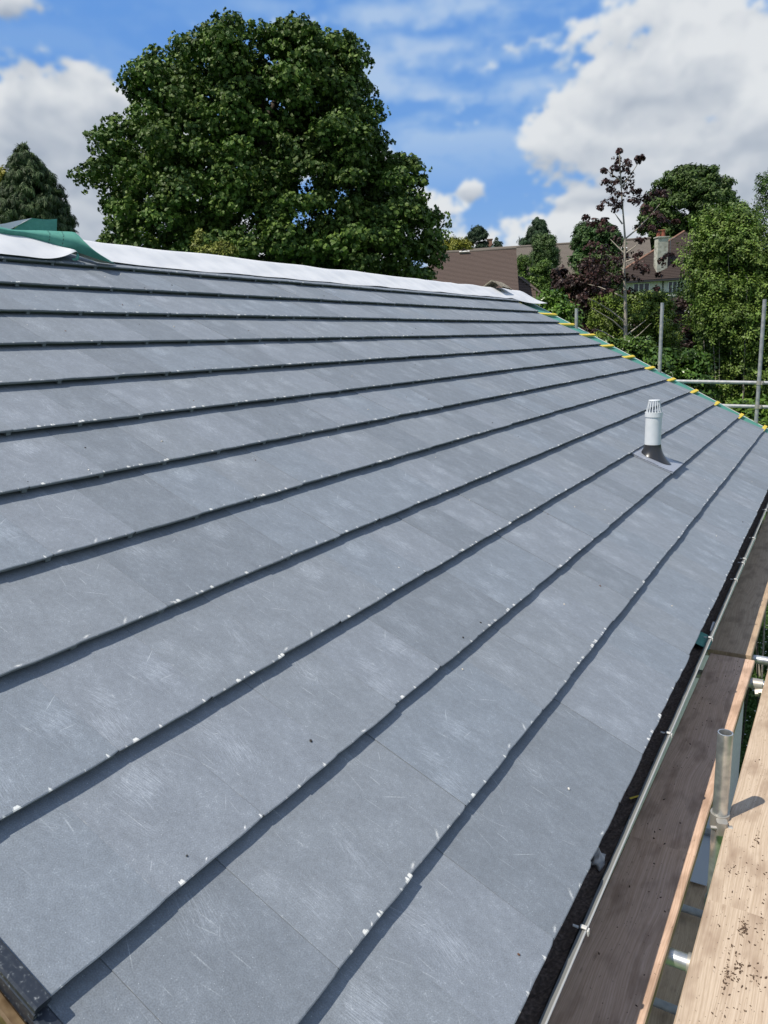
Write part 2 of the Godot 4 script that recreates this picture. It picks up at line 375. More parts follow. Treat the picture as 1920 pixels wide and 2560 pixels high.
func make_sky() -> ImageTexture:
	var w := 2048
	var h := 1024
	var im := Image.create(w, h, false, Image.FORMAT_RGB8)
	im.fill(Color(0.30, 0.32, 0.27))
	var big := noise(11, 1.9, 3)
	var puff := noise(12, 6.0, 5)
	puff.fractal_gain = 0.5
	var cell := noise(17, 7.5, 4, FastNoiseLite.TYPE_CELLULAR)
	cell.cellular_return_type = FastNoiseLite.RETURN_DISTANCE
	cell.fractal_gain = 0.48
	cell.cellular_jitter = 0.9
	var thin := noise(14, 2.2, 5)
	# cloud masses over the horizon: azimuth, height, half width, half height (degrees), strength
	var masses := [
		[11.6, 15.6, 7.0, 4.4, 1.1], [3.2, 12.0, 9.5, 4.4, 1.15], [17.4, 13.0, 3.0, 2.8, 1.0], [10.5, 11.0, 8.6, 3.0, 1.1], [11.2, 19.6, 2.8, 2.0, 0.8], [-6.0, 17.0, 9.0, 8.0, 1.0], [8.0, 9.0, 10.0, 2.4, 0.95], [54.0, 6.5, 15.0, 4.6, 0.95],
		[12.5, 6.6, 9.5, 2.1, 0.95], [22.5, 6.2, 6.0, 2.4, 0.9], [30.4, 11.6, 1.9, 2.3, 0.85], [28.6, 8.6, 3.2, 2.2, 0.8], [31.5, 6.0, 4.0, 2.6, 0.8], [24.4, 10.6, 1.1, 0.7, 0.5],
		[53.0, 13.6, 9.0, 4.4, 1.05], [58.0, 9.0, 12.0, 5.6, 1.05], [46.0, 11.0, 6.0, 4.6, 0.95], [57.0, 20.9, 6.5, 0.9, 0.7], [53.8, 17.6, 1.0, 0.4, 0.5], [50.5, 18.0, 0.8, 0.35, 0.5], [39.0, 13.0, 5.0, 4.0, 0.8],
	]
	for j in h / 2 + 10:
		var el := 90.0 - (j + 0.5) / h * 180.0
		var y := sin(deg_to_rad(el))
		var cy := cos(deg_to_rad(el))
		var e0 := maxf(el, 0.0)
		var blue := Color(0.72, 0.83, 0.955).lerp(Color(0.50, 0.69, 0.93), smooth(0.0, 11.0, e0)).lerp(Color(0.43, 0.635, 0.91), smooth(9.0, 22.0, e0)).lerp(Color(0.24, 0.44, 0.79), smooth(22.0, 80.0, e0))
		var near := []
		for m in masses:
			if absf(el - m[1]) < m[3] * 1.5:
				near.append(m)
		for i in w:
			var th := (i + 0.5) / w * TAU
			var d := Vector3(sin(th) * cy, y, -cos(th) * cy)
			var az := wrapf(90.0 - rad_to_deg(th), -180.0, 180.0)
			# clouds are seen flatter towards the horizon
			var q := d * Vector3(1, 1.6, 1)
			var wob := puff.get_noise_3dv(q * 1.2)
			var qq := q * 1.5 + Vector3(wob, -wob, wob) * 0.05
			var fuzz := puff.get_noise_3dv(q * 7.0)
			var f := 0.62 * wob - 0.42 * (cell.get_noise_3dv(qq) + 0.42) + 0.27 * fuzz
			var view := (1.0 - smooth(36.0, 55.0, absf(az - 31.0))) * (1.0 - smooth(22.0, 34.0, el))
			var dens := 0.0
			if view < 1.0:
				dens = (big.get_noise_3dv(q) * 0.9 + 0.02) * (1.0 - view)
			dens -= 0.22 * view
			var inside := 0.0
			var under := 0.0
			var total := 0.0001
			for m in near:
				var dx: float = (az - m[0]) / m[2]
				if absf(dx) < 1.5:
					var dy: float = (el - m[1]) / m[3]
					var g: float = m[4] * (1.0 - (dx * dx + dy * dy) * 0.5)
					if g > 0.0:
						var g4 := g * g * g * g
						total += g4
						under -= dy * g4
						inside = maxf(inside, g)
			under /= total
			inside = maxf(inside, minf(pow(total, 0.25), inside + 0.15))
			dens += inside * 0.62 + f * 0.66
			var a := smooth(0.02, 0.19, dens)
			var shift := f
			if a > 0.0:
				var qs := qq + Vector3(-0.016, 0.036, -0.008)
				shift = 0.62 * wob - 0.42 * (cell.get_noise_3dv(qs) + 0.42) + 0.27 * fuzz
			# relief of the puffs towards the sun, thick parts greyer, bases grey
			var lit := 0.80 + 2.6 * (f - shift) - 0.62 * clampf(under, -0.3, 0.9) - 0.46 * smooth(0.22, 0.80, dens) + 0.45 * f
			lit -= 0.28 * smooth(41.0, 47.0, az)
			var col := Color(0.645, 0.695, 0.765).lerp(Color(0.925, 0.94, 0.955), clampf(lit, 0.0, 1.0))
			# thin veils
			var ve := thin.get_noise_3dv(Vector3(d.x * 1.6, d.y * 8.0, d.z * 1.6) + Vector3(0, f * 0.10, 0))
			var veil := clampf(ve * 1.5 + 0.24 + 0.25 * fuzz, 0.0, 0.72) * smooth(9.0, 16.0, el) * (1.0 - 0.75 * view * smooth(34.0, 42.0, az))
			var haze := 0.30 * (1.0 - smooth(0.0, 10.0, el))
			var c := blue.lerp(Color(0.80, 0.87, 0.96), veil).lerp(Color(0.84, 0.89, 0.965), haze)
			im.set_pixel(i, j, c.lerp(col, a))
	return ImageTexture.create_from_image(im)

# ------------------------------------------------------------------ materials
func tile_images() -> Array:
	# eight slates in one picture, 4 across and 2 down, 512 pixels each
	var w := 2048
	var h := 1024
	var fine := noise(21, 0.16, 3).get_image(w, h, false, false, false).get_data()
	var mid := noise(22, 0.03, 5).get_image(w, h, false, false, false).get_data()
	var wide := noise(23, 0.006, 3).get_image(w, h, false, false, false).get_data()
	var bytes := PackedByteArray()
	bytes.resize(w * h * 3)
	var hgt := PackedByteArray()
	hgt.resize(w * h)
	for i in w * h:
		var a := (fine[i] - 128) / 128.0
		var b := (mid[i] - 128) / 128.0
		var c := (wide[i] - 128) / 128.0
		var k := 1.0 + 0.13 * a + 0.055 * b + 0.05 * c
		var frost := clampf(b * 0.9 + a * 0.9 + c * 0.4 - 0.62, 0.0, 0.6) * 0.6
		bytes[i * 3] = int(clampf(lerpf(123.0 * k, 199.0, frost), 0, 255))
		bytes[i * 3 + 1] = int(clampf(lerpf(130.0 * k, 204.0, frost), 0, 255))
		bytes[i * 3 + 2] = int(clampf(lerpf(138.0 * k, 208.0, frost), 0, 255))
		hgt[i] = int(clampf(128.0 + 46.0 * a + 60.0 * b, 0, 255))
	var im := Image.create_from_data(w, h, false, Image.FORMAT_RGB8, bytes)
	rng.seed = 77
	var edge := noise(24, 0.045, 4)
	for cell in 8:
		var ox := (cell % 4) * 512
		var oy := (cell / 4) * 512
		# chalky scrapes, most of them down the slope
		for n in rng.randi_range(12, 26):
			var p := Vector2(rng.randf() * 512, rng.randf() * 512)
			var dir := Vector2(rng.randfn(0.0, 0.30), 1.0).normalized()
			if rng.randf() < 0.10:
				dir = Vector2(1.0, rng.randfn(0.0, 0.4)).normalized()
			var steps := rng.randi_range(15, 120)
			var bend := rng.randfn(0.0, 0.0018)
			var wdt := rng.randf_range(0.6, 4.6)
			var al := rng.randf_range(0.10, 0.45)
			for s in steps:
				p += dir
				dir = dir.rotated(bend)
				var fade := al * sin(PI * (s + 0.5) / steps) * rng.randf_range(0.25, 1.2)
				for k in int(wdt) + 1:
					var x := int(p.x) + k
					var y := int(p.y)
					if x >= 0 and x < 512 and y >= 0 and y < 512:
						var o := im.get_pixel(ox + x, oy + y)
						im.set_pixel(ox + x, oy + y, o.lerp(Color(0.83, 0.85, 0.86), clampf(fade, 0, 1)))
		# smeared patches: brushed lime dust
		for n in [2, 4, 1, 3, 1, 5, 1, 3][cell]:
			var c := Vector2(rng.randf_range(60, 450), rng.randf_range(60, 450))
			var run := Vector2(rng.randfn(0.0, 0.35), 1.0).normalized() * (1.0 if rng.randf() < 0.7 else -1.0)
			var wide_ := rng.randf_range(10, 60)
			var long_ := rng.randf_range(30, 110)
			var al := rng.randf_range(0.08, 0.22)
			for k in int(wide_ * 9):
				var p := c + run.orthogonal() * rng.randfn(0.0, wide_) + run * rng.randfn(0.0, long_ * 0.5)
				for e in rng.randi_range(6, 38):
					p += run
					var x := int(p.x)
					var y := int(p.y)
					if x >= 0 and x < 512 and y >= 0 and y < 512:
						var o := im.get_pixel(ox + x, oy + y)
						im.set_pixel(ox + x, oy + y, o.lerp(Color(0.80, 0.83, 0.87), al))
		# specks
		for n in 140:
			var x := ox + rng.randi() % 511
			var y := oy + rng.randi() % 511
			var cc := Color(0.86, 0.88, 0.90) if rng.randf() < 0.8 else Color(0.12, 0.12, 0.13)
			im.set_pixel(x, y, cc)
			if rng.randf() < 0.4:
				im.set_pixel(x + 1, y, cc)
		# lime bloom and mortar smears on the bottom edge (v = 0 is the front)
		var bare: float = [0.30, 0.12, 0.42, 0.22, 0.34, 0.16, 0.5, 0.26][cell]
		for x in 512:
			var e := edge.get_noise_2d((ox + x) * 0.40, cell * 131.0 + oy) - bare + 0.12 * edge.get_noise_2d((ox + x) * 3.0, cell * 17.0)
			if e < 0.0:
				continue
			var depth := int(clampf(e * 46.0, 0, 14)) + 2
			for y in depth:
				var o := im.get_pixel(ox + x, oy + y)
				var al := clampf(e * 4.0 + 0.35 - 0.7 * float(y) / depth + rng.randf_range(-0.35, 0.2), 0.0, 0.9)
				im.set_pixel(ox + x, oy + y, o.lerp(Color(0.87, 0.87, 0.85), al))
		for n in [0, 2, 1, 0, 3, 1, 0, 2][cell]:
			var c := Vector2(rng.randf_range(20, 490), rng.randf_range(2, 20))
			var r := rng.randf_range(3, 12)
			var lean := rng.randfn(0.0, 0.3)
			for k in int(r * 30):
				var g := Vector2(rng.randfn(0.0, r), rng.randfn(0.0, r * 0.3))
				var p := c + g + Vector2(0, g.x * lean)
				if p.x >= 0 and p.x < 511 and p.y >= 0 and p.y < 511:
					var px := im.get_pixel(ox + int(p.x), oy + int(p.y))
					im.set_pixel(ox + int(p.x), oy + int(p.y), px.lerp(Color(0.93, 0.93, 0.91), 0.5))
		# dust along the side joint
		for y in 512:
			var e := edge.get_noise_2d(y * 0.7, 900.0 + cell * 57.0)
			if e > 0.02:
				for x in rng.randi_range(2, 5):
					var o := im.get_pixel(ox + x, oy + y)
					im.set_pixel(ox + x, oy + y, o.lerp(Color(0.85, 0.84, 0.80), clampf(e * 2.4, 0.0, 0.75) * rng.randf()))
	var hm := Image.create_from_data(w, h, false, Image.FORMAT_L8, hgt)
	hm.convert(Image.FORMAT_RGBA8)
	hm.bump_map_to_normal_map(2.2)
	return [ImageTexture.create_from_image(im), ImageTexture.create_from_image(hm)]

func wood_texture(seed_: int, dark: Color, light: Color, stain: Color, stains: float, specks: int) -> ImageTexture:
	var w := 256
	var h := 1536
	var im := Image.create(w, h, false, Image.FORMAT_RGB8)
	var g := noise(seed_, 0.09, 3)
	var wave := noise(seed_ + 1, 0.006, 2)
	var blot := noise(seed_ + 2, 0.008, 4)
	var fibre := noise(seed_ + 3, 0.4, 2)
	for y in h:
		for x in w:
			var u := x + wave.get_noise_2d(x * 0.5, y * 0.22) * 26.0
			var k := 0.5 + 0.9 * g.get_noise_2d(u * 1.9, y * 0.022) + 0.35 * fibre.get_noise_2d(x, y * 0.06)
			var c := dark.lerp(light, clampf(k, 0, 1))
			var s := clampf((blot.get_noise_2d(x * 1.2, y * 0.6) + 0.05) * stains, 0.0, 0.7)
			im.set_pixel(x, y, c.lerp(stain, s))
	rng.seed = seed_ * 7
	for n in specks:
		var p := Vector2(rng.randf() * w, rng.randf() * h)
		var d := Vector2(rng.randfn(), rng.randfn() * 1.6).normalized()
		for s in rng.randi_range(2, 7):
			var q := p + d * s
			if q.x >= 0 and q.x < w and q.y >= 0 and q.y < h:
				im.set_pixel(int(q.x), int(q.y), stain.darkened(0.45))
	# knots
	for n in 7:
		var c := Vector2(rng.randf_range(25, 230), rng.randf() * h)
		var rx := rng.randf_range(4, 9)
		var ry := rx * rng.randf_range(1.6, 2.6)
		for y in range(-int(ry), int(ry)):
			for x in range(-int(rx), int(rx)):
				var r := Vector2(x / rx, y / ry).length()
				var qx := int(c.x) + x
				var qy := int(c.y) + y
				if r < 1.0 and qx >= 0 and qx < w and qy >= 0 and qy < h:
					im.set_pixel(qx, qy, im.get_pixel(qx, qy).lerp(stain, (1.0 - r) * 0.6 + 0.12 * sin(r * 18.0)))
	return ImageTexture.create_from_image(im)

func make_materials() -> void:
	var ti := tile_images()
	for k in 4:
		var m := mat("slate_%d" % k, [Color(1, 1, 1), Color(0.93, 0.935, 0.935), Color(0.985, 0.985, 0.98), Color(0.97, 0.98, 0.985)][k], 0.72, 0.0, 0.45)
		m.albedo_texture = ti[0]
		m.normal_enabled = true
		m.normal_texture = ti[1]
		m.normal_scale = 0.5
	var nose := mat("tile_edge", Color.WHITE, 0.85)
	nose.albedo_texture = noise_tex(31, 0.03, [[0.0, lin(0.175, 0.197, 0.225)], [0.6, lin(0.20, 0.223, 0.254)], [0.85, lin(0.225, 0.24, 0.26)], [1.0, lin(0.32, 0.31, 0.29)]])
	tri(nose, 5.0)
	var pal := mat("wood_pale", Color.WHITE, 0.85)
	pal.albedo_texture = wood_texture(41, lin(0.40, 0.305, 0.215), lin(0.535, 0.43, 0.32), lin(0.27, 0.19, 0.13), 1.0, 420)
	pal.uv1_scale = Vector3(1, 0.55, 1)
	var brown := mat("wood_brown", Color.WHITE, 0.75)
	brown.albedo_texture = wood_texture(51, lin(0.50, 0.335, 0.235), lin(0.66, 0.475, 0.36), lin(0.25, 0.16, 0.11), 0.8, 160)
	brown.uv1_scale = Vector3(1, 0.55, 1)
	var greyb := mat("wood_greyish", Color(0.92, 0.92, 0.88), 0.8)
	greyb.albedo_texture = wood_texture(61, lin(0.44, 0.31, 0.225), lin(0.60, 0.455, 0.345), lin(0.22, 0.155, 0.115), 0.8, 120)
	greyb.uv1_scale = Vector3(1, 0.55, 1)
	var gal := mat("galvanised", Color.WHITE, 0.33, 0.8)
	gal.albedo_texture = noise_tex(81, 0.012, [[0.0, Color(0.60, 0.62, 0.63)], [0.5, Color(0.76, 0.77, 0.77)], [1.0, Color(0.90, 0.90, 0.88)]])
	tri(gal, 3.0)
	var dull := mat("dull_steel", Color.WHITE, 0.6, 0.4)
	dull.albedo_texture = noise_tex(82, 0.01, [[0.0, Color(0.50, 0.51, 0.52)], [0.6, Color(0.63, 0.64, 0.65)], [1.0, Color(0.72, 0.70, 0.67)]])
	tri(dull, 2.0)
	mat("coupler_steel", lin(0.42, 0.40, 0.36), 0.5, 0.6)
	mat("dark_steel", lin(0.03, 0.03, 0.033), 0.55, 0.3)
	var wm := mat("membrane_white", Color.WHITE, 0.65)
	wm.albedo_texture = noise_tex(83, 0.008, [[0.0, lin(0.50, 0.52, 0.55)], [0.6, lin(0.60, 0.615, 0.63)], [1.0, lin(0.67, 0.68, 0.69)]])
	tri(wm, 1.0)
	var gm := mat("membrane_green", Color.WHITE, 0.7)
	gm.albedo_texture = noise_tex(84, 0.02, [[0.0, lin(0.05, 0.215, 0.17)], [1.0, lin(0.085, 0.30, 0.24)]])
	tri(gm, 3.0)
	var bat := mat("batten_yellow", Color.WHITE, 0.8)
	bat.albedo_texture = noise_tex(85, 0.02, [[0.0, lin(0.60, 0.43, 0.04)], [0.7, lin(0.74, 0.56, 0.07)], [1.0, lin(0.70, 0.55, 0.20)]])
	tri(bat, 4.0)
	var pla := mat("black_plastic", Color.WHITE, 0.38)
	pla.albedo_texture = noise_tex(86, 0.05, [[0.0, lin(0.016, 0.022, 0.032)], [0.62, lin(0.022, 0.028, 0.040)], [0.76, lin(0.05, 0.06, 0.07)], [0.9, lin(0.28, 0.29, 0.30)], [1.0, lin(0.5, 0.5, 0.5)]], 512, 6)
	tri(pla, 3.2)
	mat("gutter_grey", lin(0.085, 0.088, 0.088), 0.4)
	mat("rim_grey", lin(0.17, 0.175, 0.17), 0.5)
	mat("gutter_lip", lin(0.36, 0.37, 0.37), 0.4)
	mat("clip_grey", lin(0.52, 0.52, 0.50), 0.5)
	var moss := mat("gutter_moss", Color.WHITE, 0.95)
	moss.albedo_texture = noise_tex(87, 0.05, [[0.0, lin(0.035, 0.027, 0.022)], [0.5, lin(0.12, 0.088, 0.07)], [1.0, lin(0.28, 0.215, 0.17)]])
	tri(moss, 3.0)
	var pvc := mat("grey_pipe", Color.WHITE, 0.45)
	pvc.albedo_texture = noise_tex(88, 0.01, [[0.0, lin(0.56, 0.60, 0.63)], [1.0, lin(0.66, 0.69, 0.71)]])
	tri(pvc, 2.0)
	mat("pipe_inside", lin(0.10, 0.10, 0.11), 0.8)
	mat("rubber", lin(0.022, 0.023, 0.026), 0.28)
	var lead := mat("lead", Color.WHITE, 0.5, 0.35)
	lead.albedo_texture = noise_tex(89, 0.02, [[0.0, lin(0.22, 0.24, 0.29)], [0.5, lin(0.36, 0.39, 0.45)], [1.0, lin(0.55, 0.58, 0.62)]])
	lead.uv1_scale = Vector3(6, 0.8, 1)
	mat("white_trim", lin(0.72, 0.72, 0.70), 0.6)
	var var_ := mat("bargeboard", Color.WHITE, 0.35)
	var_.albedo_texture = noise_tex(90, 0.014, [[0.0, lin(0.035, 0.022, 0.012)], [0.45, lin(0.10, 0.062, 0.028)], [0.8, lin(0.20, 0.14, 0.075)], [1.0, lin(0.30, 0.24, 0.16)]])
	tri(var_, 3.0)
	var ren := mat("render_white", Color.WHITE, 0.9)
	ren.albedo_texture = noise_tex(91, 0.03, [[0.0, lin(0.56, 0.54, 0.47)], [1.0, lin(0.74, 0.73, 0.67)]])
	tri(ren, 0.8)
	var lich := mat("lichen_tile", Color.WHITE, 0.95)
	lich.albedo_texture = noise_tex(92, 0.035, [[0.0, lin(0.05, 0.042, 0.03)], [0.4, lin(0.16, 0.135, 0.10)], [0.62, lin(0.33, 0.30, 0.235)], [1.0, lin(0.55, 0.52, 0.43)]], 512, 6)
	tri(lich, 3.0)
	mat("mortar", lin(0.52, 0.50, 0.46), 0.95)
	mat("crumb", lin(0.085, 0.052, 0.032), 0.95)
	mat("chip", lin(0.50, 0.38, 0.28), 0.9)
	var gr := mat("lawn", Color.WHITE, 0.95)
	gr.albedo_texture = noise_tex(93, 0.02, [[0.0, lin(0.028, 0.062, 0.012)], [0.5, lin(0.05, 0.105, 0.018)], [1.0, lin(0.10, 0.16, 0.035)]])
	tri(gr, 0.7)
	var bl := mat("grass_blade", Color.WHITE, 0.7)
	bl.vertex_color_use_as_albedo = true
	bl.backlight_enabled = true
	bl.backlight = lin(0.06, 0.13, 0.02)
	mat("daisy", lin(0.8, 0.8, 0.76), 0.8)
	mat("sheet_grey", lin(0.42, 0.45, 0.50), 0.6)
	mat("bucket_grey", lin(0.30, 0.34, 0.37), 0.5)
	# bark
	var bk := mat("bark", Color.WHITE, 0.95)
	bk.albedo_texture = noise_tex(94, 0.03, [[0.0, lin(0.03, 0.024, 0.018)], [1.0, lin(0.12, 0.10, 0.08)]])
	tri(bk, 2.0)
	var pb := mat("pale_bark", Color.WHITE, 0.9)
	pb.albedo_texture = noise_tex(95, 0.03, [[0.0, lin(0.20, 0.17, 0.135)], [0.5, lin(0.36, 0.32, 0.265)], [1.0, lin(0.48, 0.445, 0.385)]])
	tri(pb, 3.0)
	# far houses
	for spec in [["tiles_brown", 0.060, 0.042, 0.034, 0.125, 0.088, 0.072], ["tiles_red_brown", 0.026, 0.018, 0.015, 0.055, 0.036, 0.030], ["tiles_grey_brown", 0.10, 0.085, 0.07, 0.19, 0.165, 0.14]]:
		var m := mat(spec[0], Color.WHITE, 0.9)
		m.albedo_texture = noise_tex(96, 0.12, [[0.25, lin(spec[1], spec[2], spec[3])], [0.75, lin(spec[4], spec[5], spec[6])]], 512, 3)
		tri(m, 0.35)
	mat("glass_dark", lin(0.02, 0.024, 0.03), 0.08)
	var ch := mat("chimney_render", Color.WHITE, 0.9)
	ch.albedo_texture = noise_tex(97, 0.012, [[0.0, lin(0.20, 0.19, 0.15)], [0.5, lin(0.42, 0.41, 0.345)], [1.0, lin(0.60, 0.585, 0.51)]])
	tri(ch, 0.5)
	mat("terracotta", lin(0.24, 0.075, 0.045), 0.85)
	mat("brick_red", lin(0.24, 0.13, 0.09), 0.9)
	mat("sky_light_frame", lin(0.7, 0.72, 0.74), 0.6)

func leaf_material(called: String, back: Color, rough := 0.5) -> StandardMaterial3D:
	var m := mat(called, Color.WHITE, rough, 0.0, 0.35)
	m.vertex_color_use_as_albedo = true
	m.backlight_enabled = true
	m.backlight = back
	return m

# ------------------------------------------------------------------ the house we stand beside
func tile_mesh(v: int, cut_l := 0.0, cut_r := 1.0) -> ArrayMesh:
	# front edge at z = 0, running up the slope to z = -TILE_LEN; surface 0 the face, surface 1 the edges
	var r := RandomNumberGenerator.new()
	r.seed = 500 + v
	var seg := 6
	var x0 := TILE_W * cut_l + 0.0003
	var x1 := TILE_W * cut_r - 0.0003
	var zs := []
	var ys := []
	for i in seg + 1:
		zs.append(r.randf_range(-0.0022, 0.0012))
		ys.append(r.randf_range(-0.0008, 0.0006))
	zs[0] -= 0.002
	zs[seg] -= 0.002
	var ox := (v % 4) * 0.25
	var oy := (v / 4) * 0.5
	var uv := func(x: float, z: float) -> Vector2: return Vector2(ox + 0.001 + 0.248 * clampf(x / TILE_W, 0, 1), oy + 0.001 + 0.497 * clampf(-z / TILE_LEN, 0, 1))
	var mesh := ArrayMesh.new()
	var st := begin()
	var xs := []
	for i in seg + 1:
		xs.append(lerpf(x0, x1 - minf(0.018, (x1 - x0) * 0.2), float(i) / (seg - 1)) if i < seg else x1)
	for i in seg:
		var a := Vector3(xs[i], ys[i], zs[i] - 0.0025)
		var b := Vector3(xs[i + 1], ys[i + 1], zs[i + 1] - 0.0025)
		var c := Vector3(xs[i + 1], 0, -TILE_LEN)
		var d := Vector3(xs[i], 0, -TILE_LEN)
		quad(st, a, b, c, d, uv.call(a.x, a.z), uv.call(b.x, b.z), uv.call(c.x, c.z), uv.call(d.x, d.z))
		var e := Vector3(xs[i], ys[i] - 0.0016, zs[i])
		var f := Vector3(xs[i + 1], ys[i + 1] - 0.0016, zs[i + 1])
		quad(st, e, f, b, a, uv.call(e.x, 0), uv.call(f.x, 0), uv.call(b.x, b.z), uv.call(a.x, a.z))
	st.generate_normals()
	st.generate_tangents()
	st.commit(mesh)
	st = begin()
	for i in seg:
		# thin lip over a hollow added to shade the course line; solid side-lock rib
		var lip := -0.0105
		var back := -0.036 if i < seg - 1 else -0.013
		var e := Vector3(xs[i], ys[i] - 0.0016, zs[i])
		var f := Vector3(xs[i + 1], ys[i + 1] - 0.0016, zs[i + 1])
		var g := Vector3(xs[i + 1], lip, zs[i + 1] - 0.003)
		var h := Vector3(xs[i], lip, zs[i] - 0.003)
		quad(st, h, g, f, e)
		quad(st, Vector3(xs[i], lip, back), Vector3(xs[i + 1], lip, back), g, h)
		quad(st, Vector3(xs[i], -0.028, back), Vector3(xs[i + 1], -0.028, back), Vector3(xs[i + 1], lip, back), Vector3(xs[i], lip, back))
		if i == seg - 1:
			quad(st, Vector3(xs[i], -0.028, -0.036), Vector3(xs[i], -0.028, back), Vector3(xs[i], lip, back), Vector3(xs[i], lip, -0.036))
	quad(st, Vector3(x0, -0.029, -TILE_LEN), Vector3(x0, -0.029, zs[0] - 0.036), Vector3(x0, ys[0], zs[0] - 0.0025), Vector3(x0, 0, -TILE_LEN))
	quad(st, Vector3(x1, -0.029, zs[seg] - 0.013), Vector3(x1, -0.029, -TILE_LEN), Vector3(x1, 0, -TILE_LEN), Vector3(x1, ys[seg], zs[seg] - 0.0025))
	st.generate_normals()
	st.commit(mesh)
	return mesh

func make_house() -> void:
	var house := thing("house", "house being re-roofed with blue grey slate tiles below white ridge membrane", "house", Vector3.ZERO)
	var roof := Node3D.new()
	roof.name = "roof"
	house.add_child(roof)
	# green underlay on the rafters, one board thick, with the far verge showing
	var st := begin()
	var deck := -0.075
	for side in 2:
		var lay := deck if side == 0 else deck - 0.02
		var q := [roof_point(VERGE_X + 0.03, 0.07, lay), roof_point(9.66, 0.07, lay), roof_point(9.93, RIDGE_V, lay), roof_point(VERGE_X + 0.03, RIDGE_V, lay)]
		if side == 0:
			quad(st, q[0], q[1], q[2], q[3])
		else:
			quad(st, q[3], q[2], q[1], q[0])
	part("underlay", done(st), M.membrane_green, roof)
	# rear slope under the same underlay
	st = begin()
	var top := roof_point(0, RIDGE_V, -0.075)
	var fall := Vector3(0, -4.4 * sin(PITCH), -4.4 * cos(PITCH))
	quad(st, Vector3(9.93, top.y, top.z), Vector3(9.93, top.y, top.z) + fall, Vector3(VERGE_X, top.y, top.z) + fall, Vector3(VERGE_X, top.y, top.z))
	part("rear_slope", done(st), M.membrane_green, roof)
	# battens: only their yellow ends show past the tiles
	var ends := [9.62, 9.60, 9.56, 9.63, 9.60, 9.66, 9.70, 9.69, 9.78, 9.75, 9.79, 9.10]
	rng.seed = 4
	for k in range(1, 13):
		var e: float = ends[k - 1]
		var bst := begin()
		var b := Basis(Vector3.RIGHT, PITCH)
		var mid := roof_point((e + 8.72) / 2.0, k * GAUGE + 0.012 + rng.randf_range(-0.006, 0.006), -0.048)
		# long side along x
		add_box(bst, Transform3D(b * Basis(Vector3.UP, PI / 2), mid), Vector3(0.044, 0.023, e - 8.72), 0.002)
		part("batten", done(bst), M.batten_yellow, roof)
	# a pale strip of undercloak closes the far verge
	st = begin()
	for i in 12:
		var v0 := -0.02 + i * 0.37
		var a0 := 9.66 + 0.27 * v0 / RIDGE_V
		var a1 := 9.66 + 0.27 * (v0 + 0.37) / RIDGE_V
		var p := roof_point(a0, v0, -0.074)
		var q := roof_point(a1, minf(v0 + 0.37, RIDGE_V), -0.074)
		quad(st, p, p + Vector3(0.028, 0.002, 0), q + Vector3(0.028, 0.002, 0), q)
		quad(st, p + Vector3(0.028, 0.002, 0), p + Vector3(0.028, -0.12, 0), q + Vector3(0.028, -0.12, 0), q + Vector3(0.028, 0.002, 0))
	part("undercloak", done(st), M.white_trim, roof)
	# tiles in half bond
	var theta := PITCH - asin(NOSE / GAUGE)
	var meshes := []
	for v in 8:
		meshes.append(tile_mesh(v))
	var eye := Vector3(-1.4217, 4.3545, 0.4579)
	var list := []
	rng.seed = 20
	for k in COURSES:
		var phase := (0.04 if k % 2 == 0 else 0.565) * TILE_W
		var j := int(floor((VERGE_X - phase) / TILE_W))
		while phase + j * TILE_W < TILE_END_X + 0.1:
			var x := phase + j * TILE_W
			var cl := clampf((VERGE_X - x) / TILE_W, 0.0, 1.0)
			var cr := clampf((TILE_END_X + rng.randf_range(-0.03, 0.03) - x) / TILE_W, 0.0, 1.0)
			if cr - cl > 0.08:
				var shown := x + TILE_W > (k - 6.43) * 0.207 - 0.05
				var at := roof_point(x, k * GAUGE + rng.randf_range(-0.0022, 0.0022), rng.randf_range(-0.0012, 0.0012))
				list.append({"at": at, "cl": cl, "cr": cr, "v": rng.randi() % 8, "m": rng.randi() % 4, "d": at.distance_to(eye) if shown else 99.0, "tilt": rng.randf_range(-0.0035, 0.0035), "roll": rng.randf_range(-0.004, 0.004), "k": k})
			j += 1
	list.sort_custom(func(a, b): return a.d < b.d)
	var rest := {}
	for i in list.size():
		var t: Dictionary = list[i]
		var mesh: ArrayMesh = meshes[t.v] if t.cl == 0.0 and t.cr == 1.0 else tile_mesh(t.v, t.cl, t.cr)
		var tf := Transform3D(Basis(Vector3.RIGHT, theta + t.tilt) * Basis(Vector3.BACK, t.roll), t.at)
		if i < 300:
			var o := part("tile", mesh, null, roof)
			o.transform = tf
			o.set_surface_override_material(0, M["slate_%d" % t.m])
			o.set_surface_override_material(1, M.tile_edge)
		else:
			for s in 2:
				var key: String = "slate_%d" % t.m if s == 0 else "tile_edge"
				if not rest.has(key):
					rest[key] = SurfaceTool.new()
					rest[key].begin(Mesh.PRIMITIVE_TRIANGLES)
				rest[key].append_from(mesh, s, tf)
	var far := ArrayMesh.new()
	for key in rest:
		rest[key].set_material(M[key])
		rest[key].commit(far)
	part("far_tiles", far, null, roof).set_meta("kind", "stuff")
	# dry verge trim at the near gable: a step for each course
	for k in range(0, 13):
		var b := Basis(Vector3.RIGHT, theta)
		var base := roof_point(-0.8585, k * GAUGE - 0.004, 0.0)
		var vst := begin()
		add_box(vst, Transform3D(b, base + b * Vector3(0, 0.004, -0.172)), Vector3(0.031, 0.016, 0.347), 0.004)
		add_box(vst, Transform3D(b, base + b * Vector3(-0.012, -0.026, -0.172)), Vector3(0.006, 0.040, 0.346), 0.002)
		part("verge_trim", done(vst), M.black_plastic, roof)
	# old varnished bargeboard and gable wall under it
	var bb := begin()
